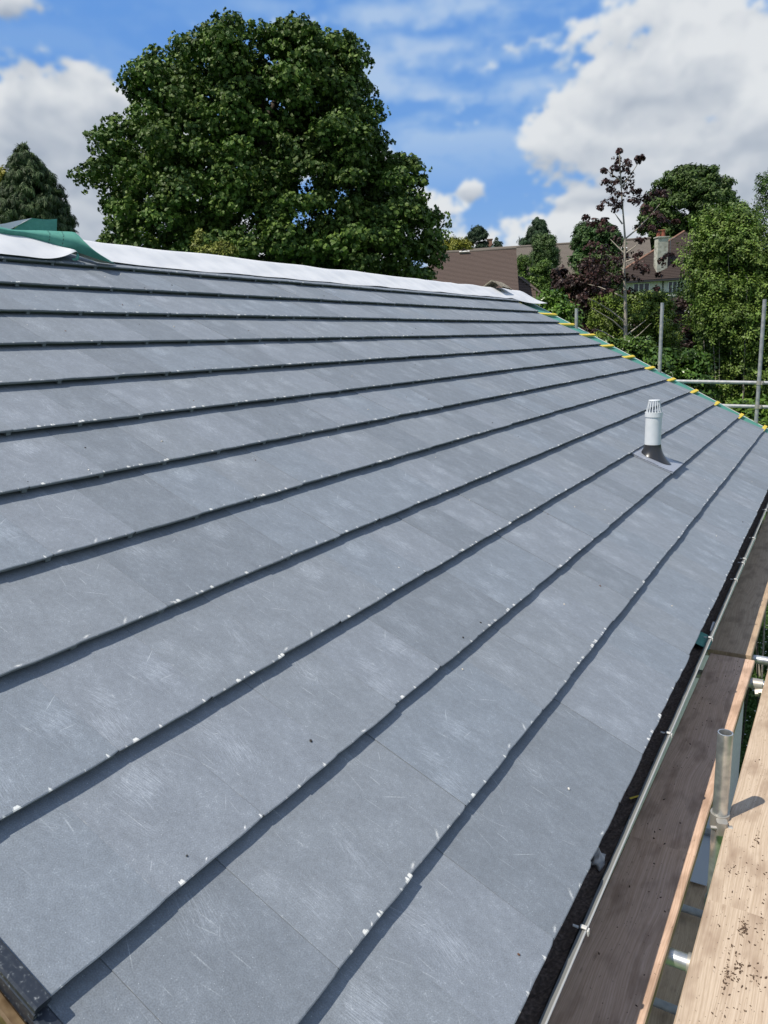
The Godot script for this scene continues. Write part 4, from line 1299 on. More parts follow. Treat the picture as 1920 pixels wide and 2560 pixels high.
func sprig(kind: String, seed_: int) -> ArrayMesh:
	var r := RandomNumberGenerator.new()
	r.seed = seed_
	var st := begin()
	if kind == "maple":
		var half := [Vector2(0.02, 0.0), Vector2(0.30, 0.02), Vector2(0.62, 0.30), Vector2(0.34, 0.42), Vector2(0.46, 0.76), Vector2(0.18, 0.62), Vector2(0.0, 1.05)]
		for i in 5:
			var a := TAU * i / 5.0 + r.randf_range(-0.4, 0.4)
			var b := Basis(Vector3.UP, a) * Basis(Vector3.RIGHT, r.randf_range(0.15, 0.95)) * Basis(Vector3.BACK, r.randf_range(-0.5, 0.5))
			leaf(st, Transform3D(b.scaled(Vector3.ONE * r.randf_range(0.7, 1.05)), b * Vector3(0, 0, 0.25) + Vector3(0, r.randf_range(-0.5, 0.4), 0)), half, r.randf_range(0.1, 0.35))
	elif kind == "oval":
		var half := [Vector2(0.0, 0.0), Vector2(0.20, 0.25), Vector2(0.22, 0.55), Vector2(0.0, 1.0)]
		for i in 8:
			var a := i * 2.4 + r.randf_range(-0.3, 0.3)
			var b := Basis(Vector3.UP, a) * Basis(Vector3.RIGHT, r.randf_range(-0.5, 0.6)) * Basis(Vector3.BACK, r.randf_range(-0.6, 0.6))
			leaf(st, Transform3D(b.scaled(Vector3.ONE * r.randf_range(0.7, 1.1)), Vector3(0, (i - 3.5) * 0.24, 0) + b * Vector3(0, 0, 0.08)), half, r.randf_range(0.0, 0.3))
	elif kind == "oak":
		var half := [Vector2(0.03, 0.0), Vector2(0.24, 0.22), Vector2(0.17, 0.38), Vector2(0.34, 0.60), Vector2(0.22, 0.78), Vector2(0.0, 1.0)]
		for i in 7:
			var a := TAU * i / 7.0 + r.randf_range(-0.4, 0.4)
			var b := Basis(Vector3.UP, a) * Basis(Vector3.RIGHT, r.randf_range(-0.4, 0.7)) * Basis(Vector3.BACK, r.randf_range(-0.6, 0.6))
			leaf(st, Transform3D(b.scaled(Vector3.ONE * r.randf_range(0.75, 1.15)), b * Vector3(0, 0, 0.15) + Vector3(0, r.randf_range(-0.5, 0.5), 0)), half, r.randf_range(0.0, 0.3))
	else:
		# a drooping spray of scale leaves
		for i in 11:
			var s := i / 10.0
			var side := -1.0 if i % 2 == 0 else 1.0
			var b := Basis(Vector3.UP, side * lerpf(1.0, 0.25, s) + r.randf_range(-0.2, 0.2)) * Basis(Vector3.RIGHT, lerpf(0.15, 0.9, s) + r.randf_range(-0.15, 0.35))
			var half := [Vector2(0.03, 0.0), Vector2(0.085, 0.30), Vector2(0.06, 0.62), Vector2(0.0, 1.0)]
			leaf(st, Transform3D(b.scaled(Vector3.ONE * r.randf_range(0.55, 0.95)), Vector3(0, -0.35 * s * s, s * 0.9)), half, 0.2)
	st.generate_normals()
	return st.commit()

func fill_clump(out: Array, c: Vector3, rad: Vector3, n: int, size: float, droop: float, ca: Color, cb: Color, tone: float) -> void:
	for i in n:
		var d := Vector3(rng.randfn(), rng.randfn(), rng.randfn()).normalized()
		if d.y < -0.25 and rng.randf() < 0.75:
			d.y = -d.y
		var p := c + d * rad * pow(rng.randf(), 0.33) * rng.randf_range(0.86, 1.14)
		var up := (d + Vector3(rng.randfn(), rng.randfn(), rng.randfn()) * 0.35 + Vector3(0, 0.35, 0)).normalized()
		var fwd := Vector3(d.x, -droop, d.z) + Vector3(rng.randfn(), rng.randfn(), rng.randfn()) * 0.45
		var x := up.cross(fwd).normalized()
		if x.length() < 0.5:
			x = Vector3.RIGHT
		var b := Basis(x, up, x.cross(up).normalized())
		if droop < 0.9:
			b = b * Basis(Vector3.UP, rng.randf() * TAU)
		var col := ca.lerp(cb, rng.randf()) * (tone * rng.randf_range(0.78, 1.2))
		out.append([Transform3D(b.scaled_local(Vector3.ONE * size * rng.randf_range(0.7, 1.25)), p), Color(col.r, col.g, col.b)])

func foliage(called: String, list: Array, mesh: Mesh, material: Material, parent: Node) -> void:
	var mm := MultiMesh.new()
	mm.transform_format = MultiMesh.TRANSFORM_3D
	mm.use_colors = true
	mm.mesh = mesh
	mm.instance_count = list.size()
	for i in list.size():
		mm.set_instance_transform(i, list[i][0])
		mm.set_instance_color(i, list[i][1])
	var o := MultiMeshInstance3D.new()
	o.name = called
	o.multimesh = mm
	o.material_override = material
	o.set_meta("kind", "stuff")
	parent.add_child(o, true)

func profile(rows: Array, y: float) -> Vector2:
	# rows run from the top down: [height, left, right]
	if y >= rows[0][0]:
		return Vector2(rows[0][1], rows[0][2])
	for i in rows.size() - 1:
		if y >= rows[i + 1][0]:
			var t: float = (rows[i][0] - y) / maxf(rows[i][0] - rows[i + 1][0], 0.001)
			return Vector2(lerpf(rows[i][1], rows[i + 1][1], t), lerpf(rows[i][2], rows[i + 1][2], t))
	return Vector2(rows[-1][1], rows[-1][2])

func tree(called: String, label: String, category: String, crown: String, o: Dictionary, group := "") -> Node3D:
	var c: Array = CROWNS[crown]
	var base: Vector3 = c[0]
	var t := thing(called, label, category, base, group)
	var dir := Vector3(c[1].x, 0, c[1].y)
	var tang := Vector3(-dir.z, 0, dir.x)
	var rows: Array = c[2]
	var ytop: float = rows[0][0]
	var ylow: float = o.get("low", rows[-1][0])
	var widest := 0.0
	for r in rows:
		widest = maxf(widest, r[2] - r[1])
	rng.seed = hash(crown)
	var list := []
	var spots := []
	var cr: float = o.clump
	var flat: float = o.get("flat", 0.75)
	var n: int = o.clumps
	var deep: float = o.get("deep", 0.85)
	while spots.size() < n:
		var y := rng.randf_range(ylow, ytop)
		var w := profile(rows, y)
		if rng.randf() * widest > (w.y - w.x) * 0.9 + widest * 0.12:
			continue
		var a := (w.y - w.x) / 2.0
		var r := minf(cr * rng.randf_range(0.65, 1.2), maxf(a * 0.75, cr * 0.35))
		y = minf(y, ytop - r * flat * 0.8)
		var phi := rng.randf() * TAU
		var rho := lerpf(o.get("hollow", 0.45), 1.0, sqrt(rng.randf()))
		var p := tang * ((w.x + w.y) / 2.0 + cos(phi) * rho * maxf(a - r * 0.45, 0.0)) + dir * (sin(phi) * rho * maxf(a * deep - r * 0.45, 0.0)) + Vector3(0, y - base.y, 0)
		spots.append([p, r])
	for s in spots:
		fill_clump(list, s[0], Vector3(s[1], s[1] * flat, s[1]), int(o.sprigs * pow(s[1] / cr, 1.6)) + 3, o.leaf, o.get("droop", 0.5), o.a, o.b, rng.randf_range(0.75, 1.25))
	foliage("crown", list, o.mesh, o.mat, t)
	# trunk and limbs
	var mid := profile(rows, lerpf(ylow, ytop, 0.35))
	var foot := tang * (mid.x + mid.y) * 0.5
	var head: Vector3 = tang * ((rows[0][1] + rows[0][2]) * 0.5) + Vector3(0, (ytop - base.y) * 0.93, 0)
	var st := begin()
	var tr: float = o.get("trunk", widest * 0.035)
	if o.get("stems", 1) > 1:
		for k in o.stems:
			var s: Array = spots[rng.randi() % spots.size()]
			var f := foot + Vector3(rng.randfn(), 0, rng.randfn()) * 0.25
			var e: Vector3 = s[0]
			add_tube(st, [f, f.lerp(e, 0.35) + Vector3(rng.randfn(), 0.3, rng.randfn()) * 0.12, f.lerp(e, 0.7) + Vector3(0, 0.25, 0), e + Vector3(0, s[1] * 0.8, 0)], [tr, tr * 0.75, tr * 0.5, tr * 0.2], 7)
	else:
		add_tube(st, [foot, foot.lerp(head, 0.3) + tang * rng.randfn() * 0.15, foot.lerp(head, 0.65), head], [tr * 1.2, tr, tr * 0.6, tr * 0.15], 10)
		for k in int(o.get("limbs", 8)):
			var s: Array = spots[rng.randi() % spots.size()]
			var e: Vector3 = s[0]
			var ly := clampf(e.y - Vector2(e.x, e.z).length() * 0.55, (ylow - base.y) * 0.5, (ytop - base.y) * 0.85)
			var f := foot.lerp(head, ly / maxf(head.y, 0.1))
			add_tube(st, [f, f.lerp(e, 0.5) + Vector3(0, 0.12, 0) * (e - f).length(), e], [tr * 0.45, tr * 0.3, tr * 0.1], 7)
	part("trunk", done(st), o.get("bark", M.bark), t)
	return t

func make_plants() -> void:
	var maple_leaf := [sprig("maple", 1), sprig("maple", 2)]
	var oval := sprig("oval", 3)
	var oak := sprig("oak", 4)
	var spray := sprig("spray", 5)
	var lm := leaf_material("leaf_green", lin(0.05, 0.11, 0.012), 0.55)
	var lm2 := leaf_material("leaf_light", lin(0.10, 0.17, 0.02), 0.45)
	var lg := leaf_material("leaf_laurel", lin(0.05, 0.12, 0.015), 0.28)
	var lp := leaf_material("leaf_purple", lin(0.05, 0.014, 0.010), 0.5)
	var lc := leaf_material("leaf_conifer", lin(0.02, 0.045, 0.012), 0.6)
	var ly := leaf_material("leaf_yellow", lin(0.20, 0.18, 0.02), 0.5)
	tree("sycamore_tree", "huge dark green broadleaf tree towering behind the white ridge membrane", "tree", "sycamore", {"clumps": 720, "sprigs": 84, "clump": 0.58, "flat": 0.66, "leaf": 0.088, "droop": 0.75, "a": Color(0.036, 0.078, 0.014), "b": Color(0.112, 0.172, 0.030), "mesh": maple_leaf[0], "mat": lm, "hollow": 0.12, "limbs": 16, "trunk": 0.27, "deep": 0.68})
	tree("cypress_tree", "dark cypress with several ragged tops behind the green rolled membrane", "tree", "cypress", {"clumps": 760, "sprigs": 30, "clump": 0.23, "flat": 1.1, "leaf": 0.20, "droop": 1.1, "a": Color(0.026, 0.050, 0.017), "b": Color(0.062, 0.098, 0.032), "mesh": spray, "mat": lc, "hollow": 0.5, "limbs": 6})
	tree("golden_tree", "yellow green tree peeping out behind the ragged cypress", "tree", "yellow_left", {"clumps": 60, "sprigs": 60, "clump": 0.55, "leaf": 0.2, "a": Color(0.16, 0.17, 0.02), "b": Color(0.26, 0.24, 0.03), "mesh": oval, "mat": ly})
	tree("pine_tree", "dark spreading pine above the brown tiled roof ridge", "tree", "far_pine", {"clumps": 60, "sprigs": 70, "clump": 0.55, "flat": 0.45, "leaf": 0.26, "droop": 0.6, "a": Color(0.016, 0.036, 0.018), "b": Color(0.036, 0.064, 0.028), "mesh": spray, "mat": lc, "limbs": 5})
	tree("golden_tree", "yellow green tree top behind the brown tiled roof ridge", "tree", "far_yellow", {"clumps": 70, "sprigs": 50, "clump": 0.5, "leaf": 0.17, "a": Color(0.15, 0.17, 0.02), "b": Color(0.25, 0.25, 0.035), "mesh": oval, "mat": ly})
	tree("small_fir", "tiny dark conifer beside the far white gable", "tree", "far_small", {"clumps": 30, "sprigs": 40, "clump": 0.4, "leaf": 0.3, "droop": 1.0, "a": Color(0.02, 0.042, 0.022), "b": Color(0.038, 0.066, 0.03), "mesh": spray, "mat": lc, "limbs": 2})
	tree("fir_tree", "tall pointed conifer rising over the long far roof", "tree", "far_con", {"clumps": 110, "sprigs": 55, "clump": 0.6, "leaf": 0.36, "droop": 1.0, "a": Color(0.018, 0.042, 0.018), "b": Color(0.04, 0.075, 0.028), "mesh": spray, "mat": lc, "limbs": 4})
	tree("round_tree", "round mid green tree in front of the long far roof", "tree", "round_mid", {"clumps": 90, "sprigs": 60, "clump": 0.42, "leaf": 0.13, "a": Color(0.045, 0.085, 0.025), "b": Color(0.085, 0.135, 0.04), "mesh": oval, "mat": lm2})
	tree("lime_tree", "green tree behind the left boughs of the purple leaved tree", "tree", "mid_green", {"clumps": 90, "sprigs": 55, "clump": 0.7, "leaf": 0.2, "a": Color(0.03, 0.07, 0.02), "b": Color(0.065, 0.12, 0.03), "mesh": oak, "mat": lm})
	tree("oak_tree", "big domed oak standing behind the white chimney", "tree", "oak", {"clumps": 260, "sprigs": 70, "clump": 1.0, "flat": 0.65, "leaf": 0.24, "a": Color(0.032, 0.062, 0.013), "b": Color(0.068, 0.112, 0.022), "mesh": oak, "mat": lm, "hollow": 0.35, "limbs": 12, "trunk": 0.35})
	tree("shrubby_tree", "loose light green tree with thin pale stems beside the guard rails", "tree", "right_tree", {"clumps": 330, "sprigs": 46, "clump": 0.27, "flat": 1.0, "leaf": 0.062, "droop": 0.3, "a": Color(0.075, 0.132, 0.022), "b": Color(0.15, 0.215, 0.045), "mesh": oval, "mat": lm2, "hollow": 0.2, "stems": 60, "trunk": 0.018, "bark": M.pale_bark, "low": 3.0})
	tree("slender_tree", "slender wispy tree with upright twigs at the edge of the garden", "tree", "slender", {"clumps": 80, "sprigs": 20, "clump": 0.24, "flat": 1.6, "leaf": 0.07, "droop": 0.1, "a": Color(0.05, 0.10, 0.025), "b": Color(0.10, 0.16, 0.045), "mesh": oval, "mat": lm2, "hollow": 0.1, "stems": 22, "trunk": 0.016, "bark": M.pale_bark, "low": 4.2})
	tree("garden_hedge", "bright green bushes between the two brown roofs", "shrub", "hedge_green", {"clumps": 90, "sprigs": 50, "clump": 0.36, "leaf": 0.11, "a": Color(0.05, 0.10, 0.018), "b": Color(0.11, 0.18, 0.03), "mesh": oval, "mat": lm2, "stems": 5, "trunk": 0.02})
	tree("laurel_bush", "glossy bright laurel bush behind the membrane's far corner", "shrub", "laurel", {"clumps": 90, "sprigs": 26, "clump": 0.16, "leaf": 0.085, "droop": 0.1, "a": Color(0.055, 0.12, 0.016), "b": Color(0.115, 0.20, 0.03), "mesh": oval, "mat": lg, "stems": 6, "trunk": 0.012, "low": 3.4})
	tree("purple_bush", "dark purple leaved bush left of the pale trunk", "shrub", "purple_shrub", {"clumps": 120, "sprigs": 60, "clump": 0.26, "leaf": 0.075, "a": Color(0.022, 0.014, 0.012), "b": Color(0.060, 0.032, 0.026), "mesh": maple_leaf[1], "mat": lp, "stems": 8, "trunk": 0.02, "low": 3.0})
	tree("lime_bush", "yellow green feathery bush behind the pale trunk", "shrub", "lime_shrub", {"clumps": 150, "sprigs": 56, "clump": 0.24, "leaf": 0.068, "a": Color(0.075, 0.125, 0.018), "b": Color(0.16, 0.215, 0.035), "mesh": oval, "mat": lm2, "stems": 8, "trunk": 0.015, "low": 2.6})
	tree("purple_bush", "dark purple leaved bush below the white house's windows", "shrub", "purple_right", {"clumps": 130, "sprigs": 60, "clump": 0.25, "leaf": 0.075, "a": Color(0.022, 0.014, 0.012), "b": Color(0.056, 0.032, 0.026), "mesh": maple_leaf[1], "mat": lp, "stems": 8, "trunk": 0.02, "low": 3.0})
	tree("laurel_bush", "dark glossy laurel hedge between the scaffold uprights", "shrub", "dark_laurel", {"clumps": 170, "sprigs": 26, "clump": 0.17, "leaf": 0.085, "droop": 0.1, "a": Color(0.028, 0.066, 0.012), "b": Color(0.075, 0.14, 0.022), "mesh": oval, "mat": lg, "stems": 10, "trunk": 0.014, "bark": M.pale_bark, "low": 2.4})
	tree("laurel_bush", "leafy bush with bare twigs at the foot of the pale trunk", "shrub", "dark_laurel2", {"clumps": 110, "sprigs": 24, "clump": 0.17, "leaf": 0.08, "droop": 0.1, "a": Color(0.035, 0.075, 0.014), "b": Color(0.09, 0.15, 0.028), "mesh": oval, "mat": lg, "stems": 14, "trunk": 0.012, "bark": M.pale_bark, "low": 2.9})
	tree("laurel_bush", "bright laurel sprigs under the lower guard rail", "shrub", "corner_laurel", {"clumps": 110, "sprigs": 24, "clump": 0.15, "leaf": 0.08, "droop": 0.1, "a": Color(0.06, 0.125, 0.018), "b": Color(0.13, 0.21, 0.035), "mesh": oval, "mat": lg, "stems": 8, "trunk": 0.012, "low": 1.8})
	tree("green_bush", "olive green bush under the left boughs of the purple leaved tree", "shrub", "back_green", {"clumps": 110, "sprigs": 50, "clump": 0.34, "leaf": 0.1, "a": Color(0.05, 0.085, 0.022), "b": Color(0.10, 0.14, 0.04), "mesh": oval, "mat": lm2, "stems": 6, "trunk": 0.02})
	tree("green_bush", "dark evergreen screen behind the loose light green tree", "shrub", "back_dark", {"clumps": 200, "sprigs": 60, "clump": 0.38, "leaf": 0.1, "a": Color(0.02, 0.045, 0.012), "b": Color(0.05, 0.09, 0.022), "mesh": oval, "mat": lm, "stems": 8, "trunk": 0.03, "low": 1.0})
	tree("green_bush", "dark evergreen screen behind the yellow green feathery bush", "shrub", "back_oak_left", {"clumps": 160, "sprigs": 60, "clump": 0.38, "leaf": 0.1, "a": Color(0.02, 0.045, 0.012), "b": Color(0.045, 0.085, 0.02), "mesh": oval, "mat": lm, "stems": 8, "trunk": 0.03, "low": 1.5})
	make_maple(maple_leaf, lp)
	make_ridge_shrub(oval, ly)

func make_maple(meshes: Array, m: Material) -> void:
	var t := thing("purple_tree", "young purple leaved tree with bare pale trunk and sparse crown", "tree", MAPLE_TRUNK[0])
	var base: Vector3 = MAPLE_TRUNK[0]
	rng.seed = 91
	var list := []
	for c in MAPLE_CLUMPS:
		var p: Vector3 = c[0]
		fill_clump(list, p - base, Vector3(c[1], c[1] * 0.8, c[1]), int(7 + 105 * pow(c[1], 1.7)), 0.055, 0.8, Color(0.020, 0.011, 0.010), Color(0.060, 0.026, 0.024), rng.randf_range(0.8, 1.25))
	foliage("crown", list, meshes[1], m, t)
	var st := begin()
	var pts := []
	var rad := []
	for i in MAPLE_TRUNK.size():
		pts.append(MAPLE_TRUNK[i] - base)
		rad.append(lerpf(0.048, 0.008, pow(float(i) / (MAPLE_TRUNK.size() - 1), 0.8)))
	add_tube(st, pts, rad, 12)
	part("trunk", done(st), M.pale_bark, t)
	for b in MAPLE_BRANCHES:
		var bs := begin()
		var q := []
		var br := []
		for i in b.size():
			q.append(b[i] - base)
			br.append(lerpf(0.017, 0.005, float(i) / (b.size() - 1)))
		add_tube(bs, q, br, 7)
		part("branch", done(bs), M.pale_bark, t)

func make_ridge_shrub(oval: Mesh, m: Material) -> void:
	var at := Vector3(11.05, -2.0, -11.1)
	var t := thing("golden_shrub", "yellow green shrub tips showing over the ridge before the huge tree", "shrub", at)
	rng.seed = 95
	var list := []
	var st := begin()
	for s in [[-0.32, 6.66, 0.10], [-0.30, 6.5, 0.16], [-0.05, 6.42, 0.18], [0.12, 6.48, 0.16], [0.25, 6.40, 0.15], [-0.2, 6.35, 0.2], [0.1, 6.3, 0.22], [-0.28, 6.8, 0.05]]:
		var p := Vector3(s[0] * 0.6, s[1] + 2.0, s[0])
		fill_clump(list, p, Vector3.ONE * s[2], int(12 + 300 * s[2]), 0.07, 0.2, Color(0.11, 0.14, 0.02), Color(0.21, 0.22, 0.045), rng.randf_range(0.85, 1.2))
		add_tube(st, [Vector3(rng.randfn() * 0.1, 0, rng.randfn() * 0.1), p * Vector3(0.6, 0.6, 0.6), p + Vector3(0, s[2], 0)], [0.03, 0.02, 0.005], 6)
	foliage("crown", list, oval, m, t)
	part("trunk", done(st), M.bark, t)

# ------------------------------------------------------------------ houses behind
func slope(st: SurfaceTool, origin: Vector3, along: Vector3, up: Vector3, rows: int, step: float) -> void:
	# a tiled slope: each course is a strip that stands a little proud of the one above
	var nrm := along.cross(up).normalized()
	for i in rows:
		var a := origin + up * (float(i) / rows) + nrm * step
		var b := origin + up * (float(i + 1) / rows) + nrm * step * 0.2
		quad(st, a, a + along, b + along, b)
		quad(st, a - nrm * step, a + along - nrm * step, a + along, a)

func make_far_houses() -> void:
	# brown tiled house beyond the ridge: the slope that faces us
	var c := Vector3(-1.4217, 4.3545, 0.4579)
	var h := thing("brown_roofed_house", "house with plain brown tiled roof just beyond the ridge's far end", "house", Vector3(34.5, footing(34.5, -14.4), -14.4))
	h.look_at_from_position(h.position, h.position + Vector3(-0.918, 0, 0.397), Vector3.UP)
	# local frame: -z faces the camera, x to the left seen from the camera is +x
	var ry := 7.96
	var ey := 5.42
	var st := begin()
	slope(st, Vector3(3.3, ey, -3.6), Vector3(-4.17, 0, 0), Vector3(0, ry - ey, 3.6), 38, 0.016)
	part("tile_courses", done(st), M.tiles_brown, h).set_meta("kind", "stuff")
	st = begin()
	slope(st, Vector3(-0.87, ey, 3.6), Vector3(4.17, 0, 0), Vector3(0, ry - ey, -3.6), 38, 0.016)
	part("rear_courses", done(st), M.tiles_brown, h).set_meta("kind", "stuff")
	var rd := begin()
	add_tube(rd, [Vector3(3.34, ry, 0), Vector3(1.2, ry - 0.03, 0), Vector3(-0.88, ry, 0)], [0.09, 0.09, 0.09], 10)
	part("ridge", done(rd), M.tiles_grey_brown, h)
	var wl := begin()
	add_box(wl, Transform3D(Basis(), Vector3(1.22, ey * 0.5 - 1.6, 0)), Vector3(3.9, ey + 3.2, 6.4))
	part("wall", done(wl), M.brick_red, h)
	var gb := begin()
	for x in [-0.84, 3.26]:
		var pts := [Vector3(x, ey, -3.5), Vector3(x, ry - 0.03, 0), Vector3(x, ey, 3.5)]
		for p in (pts if x > 0 else [pts[0], pts[2], pts[1]]):
			gb.set_uv(Vector2.ZERO)
			gb.add_vertex(p)
	part("gable", done(gb), M.dark_steel, h)
	var vt := begin()
	add_box(vt, Transform3D(Basis(Vector3.RIGHT, 0.5), Vector3(1.64, ry - 0.10, -0.16)), Vector3(0.50, 0.05, 0.30))
	part("roof_vent_sill", done(vt), M.white_trim, h)
	var vv := begin()
	slope(vv, Vector3(1.86, ry - 0.10, -0.30), Vector3(-0.22, 0.20, 0), Vector3(0, 0, 0.5), 2, 0.01)
	slope(vv, Vector3(1.64, ry + 0.10, -0.30), Vector3(-0.22, -0.20, 0), Vector3(0, 0, 0.5), 2, 0.01)
	part("roof_vent", done(vv), M.tiles_grey_brown, h)
	var bg := begin()
	add_tube(bg, [Vector3(3.33, ry - 0.05, 0), Vector3(3.33, 6.5, -2.05), Vector3(3.33, ey - 0.05, -3.6)], [0.05, 0.05, 0.05], 6)
	part("bargeboard", done(bg), M.white_trim, h)
	# lower wing with a hipped end on the right
	var wg := begin()
	var wy := 6.67
	slope(wg, Vector3(-0.3, wy - 2.0, -1.7), Vector3(-2.9, 0, 0), Vector3(2.0, 2.0, 2.2), 24, 0.016)
	part("wing_courses", done(wg), M.tiles_brown, h).set_meta("kind", "stuff")
	for k in 15:
		var s := k / 14.0
		var hb := begin()
		var p := Vector3(-0.95, wy + 0.02, 0.45).lerp(Vector3(-3.15, wy - 1.95, -1.65), s)
		add_tube(hb, [p + Vector3(0.06, 0.06, 0.0), p + Vector3(-0.09, -0.05, 0.0)], [0.045, 0.055], 8)
		part("bonnet_tile", done(hb), M.tiles_grey_brown, h)
	# long far roof
	var l := thing("long_roofed_house", "long grey brown tiled roof behind the round green tree", "house", Vector3(65.5, footing(65.5, -22.5), -22.5))
	l.look_at_from_position(l.position, l.position + Vector3(-0.945, 0, 0.327), Vector3.UP)
	var ly := 7.5
	st = begin()
	slope(st, Vector3(7.5, ly - 3.0, -3.6), Vector3(-16.0, 0, 0), Vector3(0, 3.0, 3.6), 26, 0.02)
	slope(st, Vector3(-8.5, ly - 3.0, 3.6), Vector3(16.0, 0, 0), Vector3(0, 3.0, -3.6), 26, 0.02)
	part("tile_courses", done(st), M.tiles_grey_brown, l).set_meta("kind", "stuff")
	rd = begin()
	add_tube(rd, [Vector3(7.6, ly, 0), Vector3(-8.6, ly, 0)], [0.12, 0.12], 10)
	part("ridge", done(rd), M.tiles_grey_brown, l)
	wl = begin()
	add_box(wl, Transform3D(Basis(), Vector3(-0.5, (ly - 3.0) * 0.5 - 1.0, 0)), Vector3(15.4, ly - 1.0, 6.6))
	part("wall", done(wl), M.brick_red, l)
	var sl := begin()
	add_box(sl, Transform3D(Basis(Vector3.RIGHT, 0.69), Vector3(-5.9, ly - 1.35, -1.78)), Vector3(1.1, 0.08, 1.5), 0.01)
	part("skylight", done(sl), M.sky_light_frame, l)
	var cst := begin()
	add_box(cst, Transform3D(Basis(), Vector3(-4.9, ly + 0.3, 0.1)), Vector3(0.5, 1.3, 0.5))
	part("chimney", done(cst), M.brick_red, l)
	# small gabled house
	var g := thing("white_gabled_house", "far small house with white gable and chimney above the brown ridge", "house", Vector3(82.0, footing(82, -34.7), -34.7))
	g.look_at_from_position(g.position, g.position + Vector3(-0.924, 0, 0.382), Vector3.UP)
	var gt := 9.85
	var gw := begin()
	add_box(gw, Transform3D(Basis(), Vector3(0, (gt - 1.0) / 2 - 0.5, 2.0)), Vector3(1.5, gt, 4.0))
	var tp := [Vector3(0.75, gt - 1.0, 0), Vector3(-0.75, gt - 1.0, 0), Vector3(0, gt - 0.2, 0)]
	for p in [tp[0], tp[2], tp[1]]:
		gw.set_uv(Vector2.ZERO)
		gw.add_vertex(p)
	part("wall", done(gw), M.render_white, g)
	var gr := begin()
	slope(gr, Vector3(1.0, gt - 1.15, -0.15), Vector3(0, 0, 4.3), Vector3(-1.0, 1.05, 0), 8, 0.03)
	slope(gr, Vector3(-1.0, gt - 1.15, 4.15), Vector3(0, 0, -4.3), Vector3(1.0, 1.05, 0), 8, 0.03)
	slope(gr, Vector3(-0.6, gt - 1.1, 0.8), Vector3(-2.0, 0, 0), Vector3(0, 0.7, 1.6), 8, 0.03)
	part("tile_courses", done(gr), M.tiles_grey_brown, g).set_meta("kind", "stuff")
	var gc := begin()
	add_box(gc, Transform3D(Basis(), Vector3(0.36, gt - 0.2, 1.2)), Vector3(0.6, 1.4, 0.6))
	add_box(gc, Transform3D(Basis(), Vector3(0.36, gt + 0.53, 1.2)), Vector3(0.72, 0.08, 0.72))
	part("chimney", done(gc), M.brick_red, g)
	make_white_house()

